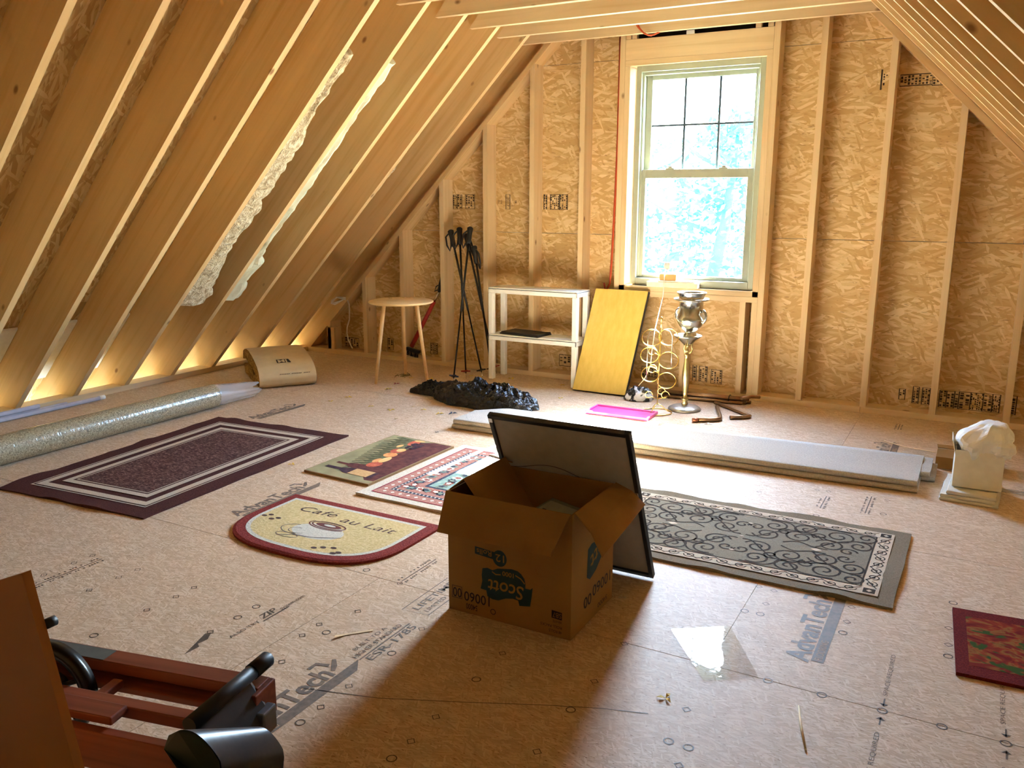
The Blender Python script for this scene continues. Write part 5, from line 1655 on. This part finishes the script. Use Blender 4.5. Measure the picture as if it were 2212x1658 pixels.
flapmesh([[(4.972, -0.898, 0.063), (5.28, -0.898, 0.063)], [(4.968, -0.86, 0.070), (5.28, -0.85, 0.075)]]).build('tray_flap', M_card, cbx)
sp = thing('spray_bottle', 'white bottle with yellow base and black cap at the right edge', 'bottle', (5.405, -1.30, 0))
MB().lathe([(0, 0), (0.036, 0), (0.040, 0.006), (0.040, 0.062), (0.0405, 0.0625)], (5.405, -1.30, 0.001), 24).build('yellow_base', plain('yellow_plastic', lin(206, 178, 46), 0.4), sp)
MB().lathe([(0.0405, 0.0625), (0.040, 0.13), (0.034, 0.145), (0.018, 0.152), (0.016, 0.16), (0.0, 0.16)], (5.405, -1.30, 0.001), 24).build('white_body', M_white, sp)
MB().lathe([(0.018, 0.155), (0.018, 0.182), (0.0, 0.184)], (5.405, -1.30, 0.001), 18).build('black_cap', M_black, sp)
mb = MB()
for k in range(3):
    mb.tube([(5.20 + 0.05 * i + 0.01 * k, -1.33 + 0.02 * k + 0.015 * nz(i * 0.9, k, 2), 0.004 + 0.006 * abs(nz(i, k, 5))) for i in range(7)], 0.003, 5)
tag(mb.build('crumpled_wrapper', M_milky), 'thin crumpled plastic wrapper strip right of the white tub', 'wrapper')

# ---- trekking poles leaning between the studs
def pole(base, top, label, basket, grip_m, kind):
    t_ = thing('trekking_pole', label, 'trekking pole', base, 0, 'trekking poles leaning on the gable wall')
    b = Vector(base); p = Vector(top); d = (p - b); L = d.length; d.normalize()
    MB().tube([b + d * 0.05, b + d * (L * 0.45)], 0.0065, 10).build('lower_shaft', M_blackmetal, t_)
    MB().tube([b + d * (L * 0.45), b + d * (L - 0.13)], 0.0085, 10).build('upper_shaft', M_black, t_)
    MB().tube([b, b + d * 0.06], [0.002, 0.005], 8).build('tip', M_alu, t_)
    MB().tube([b + d * (L - 0.14), b + d * (L - 0.12), b + d * (L - 0.05), b + d * (L - 0.01), p], [0.014, 0.019, 0.020, 0.025, 0.014], 12).build('grip', M_black, t_)
    s1 = p - d * 0.01; sd = Vector((0.045 * kind, -0.02, 0))
    MB().tube([s1, s1 + sd - d * 0.05, s1 + sd * 1.1 - d * 0.12, s1 + sd * 0.8 - d * 0.165, s1 + sd * 0.4 - d * 0.12, s1 + sd * 0.2 - d * 0.05], 0.0075, 6, closed=True).build('wrist_strap', M_black, t_)
    n = d.orthogonal().normalized(); m_ = d.cross(n)
    c = b + d * 0.055
    mb = MB()
    rr = [0.030 * (1 + 0.25 * math.cos(4 * a)) for a in [i * math.pi / 12 for i in range(24)]]
    vs = [c + (n * math.cos(i * math.pi / 12) + m_ * math.sin(i * math.pi / 12)) * rr[i] for i in range(24)]
    mb.add(vs + [v + d * 0.008 for v in vs], [list(range(24))[::-1], list(range(24, 48))] + [(i, (i + 1) % 24, 24 + (i + 1) % 24, 24 + i) for i in range(24)])
    mb.build('basket', basket, t_)
B_blue = plain('navy_plastic', lin(34, 40, 70), 0.5); B_red = plain('red_plastic', lin(160, 30, 24), 0.5)
pole((1.690, -0.56, 0.001), (1.530, -0.035, 1.14), 'black trekking pole with navy basket standing nearest the bin bag', B_blue, M_black, -1)
pole((1.681, -0.36, 0.001), (1.425, -0.030, 1.135), 'black trekking pole with red basket in the middle of the bunch', B_red, M_black, -1)
pole((1.766, -0.252, 0.001), (1.350, -0.045, 1.115), 'black trekking pole with black basket and looped strap leaning far left', M_black, M_black, -1)
pole((1.786, -0.070, 0.001), (1.487, -0.035, 1.09), 'black trekking pole passing behind the white shelf leg with red basket', B_red, M_black, 1)
pole((1.800, -0.165, 0.001), (1.592, -0.085, 1.00), 'shorter black trekking pole slanting right behind the white shelf', M_black, M_black, 1)

# ---- red snow brush between the studs
sb = thing('snow_brush', 'red handled snow brush with black head leaning between studs behind the round table', 'snow brush', (0.89, 0.05, 0.04))
bA, bB = Vector((0.895, 0.030, 0.13)), Vector((1.112, 0.06, 0.52))
MB().tube([bA, bB], [0.020, 0.017], 12).build('red_handle', B_red, sb)
MB().tube([bB, bB + (bB - bA).normalized() * 0.10], 0.010, 10).build('metal_shaft', M_alu, sb)
e = bB + (bB - bA).normalized() * 0.10
MB().tube([e, e + Vector((0.02, 0.0, 0.06)), e + Vector((0.05, 0.0, 0.16))], [0.016, 0.022, 0.018], 10).build('black_grip', M_black, sb)
MB().tube([e + Vector((-0.045, 0, 0.0)), e + Vector((-0.03, 0, 0.04)), e + Vector((0.01, 0, 0.06)), e + Vector((0.005, 0, 0.02))], 0.006, 8, closed=True).build('hanging_loop', M_black, sb)
mb = MB(); random.seed(4)
Mh = Matrix.Translation((0.905, 0.028, 0.085)) @ Matrix.Rotation(R(10), 4, 'Y')
mb.bbox(-0.065, 0.07, -0.016, 0.016, 0.0, 0.028, 0.005, 0, Mh)
for i in range(90):
    x = -0.06 + 0.12 * random.random(); y = -0.012 + 0.024 * random.random()
    mb.tube([Mh @ Vector((x, y, 0.002)), Mh @ Vector((x + 0.012 * (random.random() - 0.5), y - 0.005, -0.038))], 0.0014, 3)
mb.build('brush_head', M_black, sb)

# ---- cables
M_orange = plain('orange_cable', lin(206, 84, 40), 0.45)
oc = thing('orange_cable', 'orange extension cable running down beside the window king stud', 'cable', (2.70, 0.08, 0.6))
pts = [(2.714, 0.055, 2.46), (2.712, 0.06, 2.2), (2.711, 0.062, 1.775), (2.704, 0.062, 1.4), (2.697, 0.06, 1.125), (2.690, 0.058, 0.9), (2.682, 0.056, 0.745), (2.66, 0.05, 0.70)]
MB().tube(pts, 0.0055, 8).build('cable_run', M_orange, oc)
MB().tube([(p[0] - 0.012, p[1] + 0.012, p[2]) for p in pts], 0.0045, 8).build('cable_run', plain('red_cable', lin(168, 60, 34), 0.45), oc)
lc = thing('orange_cable_loop', 'short orange cable loop hanging from the joist above the window', 'cable', (2.95, -0.06, 2.44))
MB().tube([(2.885, -0.115, 2.50), (2.905, -0.118, 2.475), (2.94, -0.112, 2.438), (2.975, -0.100, 2.420), (3.01, -0.092, 2.424), (3.04, -0.045, 2.45)], 0.0055, 8).build('cable', M_orange, lc)
MB().tube([(2.898, -0.115, 2.50), (2.918, -0.118, 2.465), (2.95, -0.112, 2.430), (2.99, -0.098, 2.417), (3.02, -0.09, 2.43)], 0.0045, 8).build('cable', M_orange, lc)
tag(MB().tube([(2.64, 0.04, 0.75), (2.655, 0.02, 0.72), (2.66, 0.03, 0.66), (2.63, 0.06, 0.62), (2.65, 0.09, 0.58)], 0.007, 8).build('loose_cable_end', plain('dark_red_cord', lin(150, 40, 26), 0.5)), 'dark red cord end behind the top of the yellow board', 'cord')
wc = thing('white_electrical_cable', 'white electrical cable dangling below the left rake plate', 'cable', (0.25, -0.02, 0.05))
M_romex = plain('white_cable_jacket', lin(222, 216, 204), 0.5)
MB().tube([(0.20, 0.03, 0.52), (0.268, -0.012, 0.455), (0.270, -0.014, 0.40), (0.266, -0.014, 0.322), (0.236, -0.014, 0.25), (0.232, -0.014, 0.20), (0.245, -0.014, 0.14), (0.286, -0.014, 0.068)], 0.0062, 8).build('cable', M_romex, wc)
for k in range(3):
    MB().tube([(0.23, -0.01, 0.512 - 0.01 * k), (0.16, -0.03 - 0.01 * k, 0.515), (0.10, -0.04, 0.485 - 0.012 * k), (0.085, -0.035, 0.455), (0.12, -0.03, 0.445 + 0.01 * k), (0.20, -0.012, 0.49)], 0.005, 8).build('cable_coil', M_romex, wc)
tag(MB().bbox(3.20, 3.255, -0.002, 0.012, 2.4245, 2.448, 0.002).build('paper_tag', M_white), 'small white tag resting on the window header', 'tag')

# ---- things on the window sill
tag(MB().bbox(2.995, 3.365, -0.030, 0.034, 0.7485, 0.786, 0.003).build('sill_board', plain('bleached_board', lin(236, 226, 196), 0.6)), 'pale offcut board lying on the window sill', 'board')
tag(MB().bbox(3.075, 3.345, -0.025, 0.032, 0.7865, 0.797, 0.002).build('thin_shim', plain('white_shim', lin(232, 228, 214), 0.6)), 'thin white shim on top of the sill board', 'shim')
tag(MB().bbox(3.085, 3.208, -0.020, 0.030, 0.7975, 0.842, 0.003).build('wood_block', pine('orange_block', 'x', c0=(222, 168, 108), c1=(200, 144, 86), knots=False)), 'small orange toned wood block stacked on the sill board', 'wood block')
cp = thing('clamp_clip', 'small clear clip with square grey plate standing on the sill wood block', 'clip', (3.13, 0.005, 0.842))
MB().bbox(3.108, 3.152, 0.004, 0.007, 0.872, 0.920, 0.001).build('square_plate', plain('grey_plate', lin(170, 178, 180), 0.4), cp)
MB().tube([(3.12, 0.005, 0.843), (3.118, 0.0, 0.86), (3.130, 0.005, 0.876), (3.142, 0.0, 0.86), (3.145, 0.005, 0.845)], 0.004, 8).build('clip_spring', M_alu, cp)
tag(MB().tube([(3.124, -0.022, 0.848), (3.13, -0.045, 0.80), (3.144, -0.10, 0.692), (3.175, -0.24, 0.63), (3.214, -0.40, 0.57), (3.240, -0.52, 0.515), (3.262, -0.60, 0.470), (3.256, -0.61, 0.38), (3.248, -0.60, 0.292), (3.20, -0.56, 0.20), (3.136, -0.50, 0.13)], 0.0028, 6).build('string', plain('cream_string', lin(226, 206, 160), 0.7)), 'pale string hanging from the sill block down to the wire rack', 'string')

# ---- loose insulation stuffed behind three rafters
M_ins = NT('loose_fibreglass', 0.95, spec=0.1)
a = M_ins.noise(M_ins.co(), 26, 4, 0.7, 0.6)
M_ins.col(M_ins.ramp(a.outputs[0], [(0.3, lin(150, 124, 92)), (0.5, lin(204, 186, 152)), (0.7, lin(232, 222, 198))])); M_ins.bump(a.outputs[0], 1.0, 0.03)
M_ins = M_ins.mat
M_ins2 = plain('pale_green_facing', lin(206, 204, 176), 0.75, 0.08, 8, bump=0.4, bdist=0.02)
def instrip(name, label, y0, x0, x1, widths, m, seed, drop):
    n = 70; mb = MB()
    def f(u, v):
        x = x0 + (x1 - x0) * u
        k = u * (len(widths) - 1); i = min(int(k), len(widths) - 2); w = widths[i] * (1 - k + i) + widths[i + 1] * (k - i)
        w *= 1 + 0.35 * nz(x * 9, seed, 0) + 0.2 * nz(x * 28, seed, 3)
        a_ = v
        # section: from the rafter face near its lower edge bulging out into the bay and back up
        pr = [(0.0015, -drop), (0.45 * w, -drop - 0.012), (0.85 * w, -drop + 0.01), (w, 0.05), (0.95 * w, 0.12), (0.6 * w, 0.20), (0.0015, 0.22)]
        t_ = v * (len(pr) - 1); j = min(int(t_), len(pr) - 2); g = t_ - j
        dy = pr[j][0] * (1 - g) + pr[j + 1][0] * g; dn = pr[j][1] * (1 - g) + pr[j + 1][1] * g
        nn = 0.012 * nz(x * 16, v * 7, seed)
        return (x - (dn + nn) * 0.7071, y0 + dy, x + 0.28 + (dn + nn) * 0.7071)
    mb.grid(f, n, 14, smooth=False)
    for u in (0, 1):
        mb.add([f(u, k / 13) for k in range(14)], [list(range(14))])
    return tag(mb.build(name, m), label, 'insulation')
instrip('insulation_batt', 'fluffy cream fibreglass strip poking out behind the fifth rafter from the gable', -1.92 + W, 0.36, 1.86, (0.27, 0.24, 0.20, 0.15, 0.20, 0.19, 0.17, 0.18, 0.15, 0.09, 0.12, 0.10), M_ins, 1.0, -0.004)
instrip('insulation_batt', 'smooth pale green faced insulation edge behind the fourth rafter from the gable', -1.52 + W, 0.36, 1.86, (0.17, 0.17, 0.13, 0.07, 0.09, 0.11, 0.10, 0.09, 0.10, 0.07, 0.09, 0.10), M_ins2, 6.0, -0.006)
instrip('insulation_batt', 'thin dusty insulation strip behind the third rafter from the gable', -0.72 + W, 0.95, 1.80, (0.02, 0.05, 0.06, 0.05, 0.04, 0.04, 0.03, 0.02), M_ins, 11.0, -0.02)

# ---- wooden exercise machine, lower left
M_mah = NT('mahogany', 0.45, spec=0.4)
a = M_mah.noise(M_mah.co((1.5, 40, 40), (0, 0, R(-12.6))), 1.0, 3)
M_mah.col(M_mah.ramp(a.outputs[0], [(0.3, lin(112, 54, 36)), (0.7, lin(142, 76, 52))]))
M_mah = M_mah.mat
ROT = R(12.6)
ex = thing('rowing_machine', 'red brown wooden rowing machine with black flywheel and padded seat', 'exercise machine', (3.30, -4.75, 0))
Me = Matrix.Translation((3.78, -4.556, 0)) @ Matrix.Rotation(ROT, 4, 'Z')     # local x along the rails, y away from the viewer
def EB(name, x0, x1, y0, y1, z0, z1, m=M_mah, b=0.003):
    return MB().bbox(x0, x1, y0, y1, z0, z1, b, 0, Me).build(name, m, ex)
EB('far_rail', -0.72, -0.004, -0.052, 0.0, 0.272, 0.300)
EB('far_ledge', -0.72, -0.03, -0.078, -0.010, 0.245, 0.262)
EB('far_web', -0.72, -0.03, -0.036, -0.012, 0.255, 0.280)
EB('end_block', -0.030, 0.006, -0.075, 0.004, 0.215, 0.296)
EB('grey_inlay', -0.71, -0.415, -0.049, -0.006, 0.3, 0.3012, plain('grey_pad', lin(92, 92, 82), 0.8), 0.0003)
EB('middle_rail', -0.72, -0.06, -0.185, -0.152, 0.268, 0.296)
EB('sliding_board', -0.72, -0.232, -0.236, -0.186, 0.284, 0.303)
EB('near_beam', -0.72, -0.0, -0.262, -0.238, 0.195, 0.283)
EB('cross_rail', -0.36, -0.335, -0.186, -0.079, 0.262, 0.282)
EB('end_crossbar', -0.06, -0.032, -0.236, -0.076, 0.240, 0.266)
for x, y in ((-0.68, -0.025), (-0.68, -0.25), (-0.02, -0.25), (-0.05, -0.04)):
    EB('leg', x - 0.02, x + 0.02, y - 0.018, y + 0.018, 0.0, 0.245 if y > -0.1 else 0.195)
mb = MB()
fwc = Vector((-0.505, -0.112, 0.250))
prof = [(0.090, -0.014), (0.112, -0.017), (0.116, 0.0), (0.112, 0.017), (0.090, 0.014), (0.086, 0.0), (0.090, -0.014)]
Mw = Me @ Matrix.Translation(fwc) @ Matrix.Rotation(R(90), 4, 'X')
MB().lathe(prof, (0, 0, 0), 48, 0, Mw).build('flywheel_rim', M_blackmetal, ex)
MB().lathe([(0, -0.02), (0.032, -0.018), (0.034, 0.0), (0.030, 0.02), (0, 0.022)], (0, 0, 0), 24, 0, Mw).build('flywheel_hub', M_blackmetal, ex)
for k in range(5):
    a = k * 2 * math.pi / 5 + 0.4
    MB().tube([Mw @ Vector((0.02 * math.cos(a), 0.02 * math.sin(a), 0)), Mw @ Vector((0.09 * math.cos(a), 0.09 * math.sin(a), 0))], 0.006, 8).build('flywheel_spoke', M_blackmetal, ex)
MB().tube([Me @ Vector((-0.505, -0.150, 0.250)), Me @ Vector((-0.505, -0.08, 0.250))], 0.007, 8).build('flywheel_axle', M_blackmetal, ex)

# foam covered bar across the end, its black plate and bracket
def EL(*p): return Me @ Vector(p)
MB().tube([EL(-0.033, -0.245, 0.330), EL(-0.022, 0.020, 0.330)], 0.0165, 18).build('cross_bar', M_black, ex)
MB().tube([EL(-0.0245, -0.040, 0.330), EL(-0.0218, 0.018, 0.330), EL(-0.0216, 0.024, 0.330)], [0.0185, 0.0185, 0.014], 18).build('bar_grip', M_black, ex)
mb = MB()
P_ = [EL(-0.033, -0.235, 0.322), EL(-0.025, -0.050, 0.322), EL(0.005, -0.040, 0.262), EL(0.02, -0.10, 0.225), EL(0.02, -0.235, 0.215)]
mb.add(P_ + [p + Vector((0.010, -0.010, 0)) for p in P_], [(0, 1, 2, 3, 4), (9, 8, 7, 6, 5)] + [(i, 5 + i, 5 + (i + 1) % 5, (i + 1) % 5) for i in range(5)])
mb.build('bar_plate', M_black, ex)
EB('metal_bracket', 0.0065, 0.030, -0.085, -0.035, 0.205, 0.262, plain('grey_bracket', lin(110, 116, 122), 0.35, metal=0.5), 0.004)
MB().tube([EL(0.018, -0.11, 0.001), EL(0.018, -0.11, 0.225)], 0.010, 12).build('support_post', M_black, ex)
# padded seat: half round cushion with a dark green end
BL, BR, RR_, FR_ = Vector((0.03, -0.351, 0.40)), Vector((0.078, -0.200, 0.315)), Vector((0.135, -0.182, 0.268)), Vector((0.106, -0.340, 0.345))
def padf(u, v):
    a = BL.lerp(FR_, v); b = BR.lerp(RR_, v)
    p = a.lerp(b, u)
    z = p.z + 0.022 * math.sin(math.pi * v) ** 0.8
    return p.x, p.y, z
prof_n = 14
def padring(u):
    top = [padf(u, i / prof_n) for i in range(prof_n + 1)]
    f = top[-1]; b = top[0]
    bulge = Vector((b[0] - 0.045, b[1] + 0.012, b[2] - 0.055))
    return [EL(*p) for p in top] + [EL(f[0] + 0.003, f[1] - 0.002, f[2] - 0.016), EL(f[0] - 0.010, f[1] + 0.006, f[2] - 0.075), EL(b[0] + 0.02, b[1] - 0.01, b[2] - 0.10), EL(*bulge), EL(b[0] - 0.028, b[1] + 0.008, b[2] - 0.020)]
rings = [padring(u) for u in (0, 0.02, 0.5, 0.98, 1.0)]
M_vin = plain('black_vinyl', lin(58, 62, 68), 0.34, 0.08, 90, bump=0.08)
K = len(rings[0]); mb = MB()
vs = [p for r in rings for p in r]
mb.add(vs, [(i * K + k, i * K + (k + 1) % K, (i + 1) * K + (k + 1) % K, (i + 1) * K + k) for i in range(4) for k in range(K)], 0, True)
mb.add(rings[-1], [list(range(K))])
mb.build('seat_cushion', M_vin, ex)
mb = MB(); c_ = sum((Vector(p) for p in rings[0]), Vector()) / K
mb.add([c_ + (Vector(p) - c_) * 0.99 + Vector((-0.002, -0.001, 0)) for p in rings[0]], [list(range(K))[::-1]])
mb.build('green_end_panel', plain('dark_green_vinyl', lin(26, 40, 22), 0.5), ex)
MB().tube([EL(0.075, -0.30, 0.30), EL(0.0, -0.27, 0.26)], 0.02, 12).build('seat_support', M_black, ex)

# ---- tilted plywood panel in the lower left corner
t = NT('varnished_panel', 0.5, spec=0.3)
a = t.noise(t.co((2, 30, 3)), 1.0, 3); b = t.noise(t.co(), 6, 2)
t.col(t.mix(t.math('MULTIPLY', b.outputs[0], 0.4), t.ramp(a.outputs[0], [(0.3, lin(178, 116, 52)), (0.7, lin(196, 132, 64))]), lin(160, 100, 44)))
pn = thing('plywood_panel', 'orange brown wooden panel standing tilted in the lower left corner', 'panel', (3.5, -5.04, 0))
MB().prism([(3.12, 0.001), (3.907, 0.0), (3.726, 0.735), (3.02, 0.445)], 'y', -5.046, -5.030).build('panel_board', t.mat, pn)
MB().tube([(3.748, -5.029, 0.640), (3.748, -5.012, 0.640)], 0.009, 14).build('panel_knob', M_black, pn)

# ================================================================== OUTSIDE THE WINDOW
gnd = MB(); gnd.box(-60, 60, -40, 90, -3.3, -3.2)
t = NT('pale_gravel', 0.95, spec=0.1); a = t.noise(t.co(), 1.5, 4); t.col(t.ramp(a.outputs[0], [(0.3, lin(120, 128, 120)), (0.7, lin(150, 158, 146))]))
struct(gnd.build('ground_outside', t.mat), 'sunlit gravel yard outside')
M_leaf = NT('spruce_leaf', 0.7, spec=0.3)
a = M_leaf.noise(M_leaf.co(rand=3), 2.0, 2)
M_leaf.col(M_leaf.ramp(a.outputs[0], [(0.3, lin(24, 96, 102)), (0.7, lin(60, 144, 146))]))
M_leaf2 = plain('yellow_green_leaf', lin(70, 120, 60), 0.7, 0.2, 2)
M_bark = plain('grey_bark', lin(40, 84, 100), 0.9, 0.2, 8)
def tree(label, x, y, h, lean, cr, seed, m, n=900, low=0.15):
    t_ = thing('garden_tree', label, 'tree', (x, y, -3.2), 0, 'trees outside the window')
    random.seed(seed)
    pts = [(x, y, -3.2), (x + lean * 0.3, y, -3.2 + h * 0.35), (x + lean * 0.8, y, -3.2 + h * 0.7), (x + lean, y, -3.2 + h)]
    MB().tube(pts, [0.20, 0.15, 0.10, 0.03], 10).build('trunk', M_bark, t_)
    for k in range(7):
        f = 0.3 + 0.09 * k; z = -3.2 + h * f; a = random.random() * 6.28
        L = cr * (1.1 - 0.5 * f)
        x0 = x + lean * f
        MB().tube([(x0, y, z), (x0 + L * 0.5 * math.cos(a), y + L * 0.5 * math.sin(a), z + 0.25), (x0 + L * math.cos(a), y + L * math.sin(a), z + 0.7)], [0.06, 0.04, 0.012], 6).build('branch', M_bark, t_)
    mb = MB()
    for i in range(n):
        f = low + (1 - low) * random.random(); a = random.random() * 6.28
        r = cr * (1.05 - 0.75 * f) * math.sqrt(random.random())
        c = Vector((x + lean * f + r * math.cos(a), y + r * math.sin(a), -3.2 + h * f))
        for j in range(4):
            s = 0.05 + 0.07 * random.random()
            d = Vector((random.gauss(0, 1), random.gauss(0, 1), random.gauss(0, 0.6))).normalized(); e = d.orthogonal().normalized()
            cc = c + Vector((random.gauss(0, .13), random.gauss(0, .13), random.gauss(0, .13)))
            mb.add([cc - d * s, cc + e * s * 0.45, cc + d * s, cc - e * s * 0.45], [(0, 1, 2, 3)])
    o = mb.build('foliage', m, t_); o['kind'] = 'stuff'
tree('leaning garden tree seen centre right through the lower sash', 0.35, 9.5, 6.0, 0.8, 2.0, 1, M_leaf.mat, 800, 0.2)
tree('bushy garden tree seen at the left through the lower sash', -3.4, 9.0, 5.6, 0.2, 2.0, 2, M_leaf.mat, 1000, 0.1)
tree('garden tree standing far right beyond the window', 2.2, 15.0, 5.8, -0.2, 2.4, 3, M_leaf.mat, 1200, 0.1)
tree('low yellow green garden tree behind the leaning one', -2.9, 16.0, 6.2, 0.0, 2.8, 4, M_leaf2, 1100, 0.1)

# ================================================================== SUB-PARTS
def sub(root, part, *kids):
    """hang the named small pieces of a thing under the part that carries them"""
    base = lambda o: o.name.split('.')[0]
    host = [c for c in root.children if base(c) == part]
    for c in list(root.children):
        if base(c) in kids and c not in host:
            c.parent = host[0]
for t_ in [o for o in COL.objects if o.name.startswith('trekking_pole')]:
    sub(t_, 'grip', 'wrist_strap'); sub(t_, 'lower_shaft', 'basket', 'tip')
sub(rug, 'rug_pile', 'border_stripe', 'centre_field')
sub(orug, 'rug_pile', 'border_line', 'border_band', 'inner_band', 'centre_field', 'woven_dots', 'woven_flower')
sub(run, 'rug_pile', 'centre_field', 'border_strip', 'scrollwork', 'border_scrollwork', 'corner_block', 'woven_diamond')
sub(cm, 'mat_rim', 'pale_field', 'cream_field', 'stitched_lettering', 'stitched_cup', 'stitched_coffee', 'stitched_foam', 'stitched_outline', 'stitched_bean')
sub(wm, 'mat_body', 'printed_ground', 'printed_table', 'printed_fern', 'printed_fronds', 'printed_bottle', 'printed_label', 'printed_fruit', 'printed_grape')
sub(lm, 'mat_body', 'leaf_field')
sub(bx, 'front_wall', 'name_banner', 'name_lettering', 'count_badge', 'count_lettering', 'code_lettering', 'code_badge', 'code_badge_lettering', 'recycling_mark', 'code_outline', 'contents_lettering', 'tape_scuff')
sub(ins, 'paper_facing', 'logo_block', 'logo_lettering', 'facing_print')
sub(ex, 'flywheel_rim', 'flywheel_hub', 'flywheel_spoke', 'flywheel_axle')
sub(ex, 'cross_bar', 'bar_grip', 'bar_plate'); sub(ex, 'far_rail', 'grey_inlay'); sub(ex, 'seat_cushion', 'green_end_panel', 'seat_support')
sub(ur, 'urn_body', 'handle'); sub(st, 'turned_stem', 'scroll_bracket'); sub(rk, 'centre_rod', 'finial')
sub(pf, 'backing_board', 'hanging_wire', 'wire_ring'); sub(tubw, 'tub_walls', 'raised_flap'); sub(cd, 'case_body', 'case_rim', 'case_face', 'black_slot')
sub(sb, 'black_grip', 'hanging_loop'); sub(pn, 'panel_board', 'panel_knob'); sub(tb, 'metal_tube', 'white_end_cap')
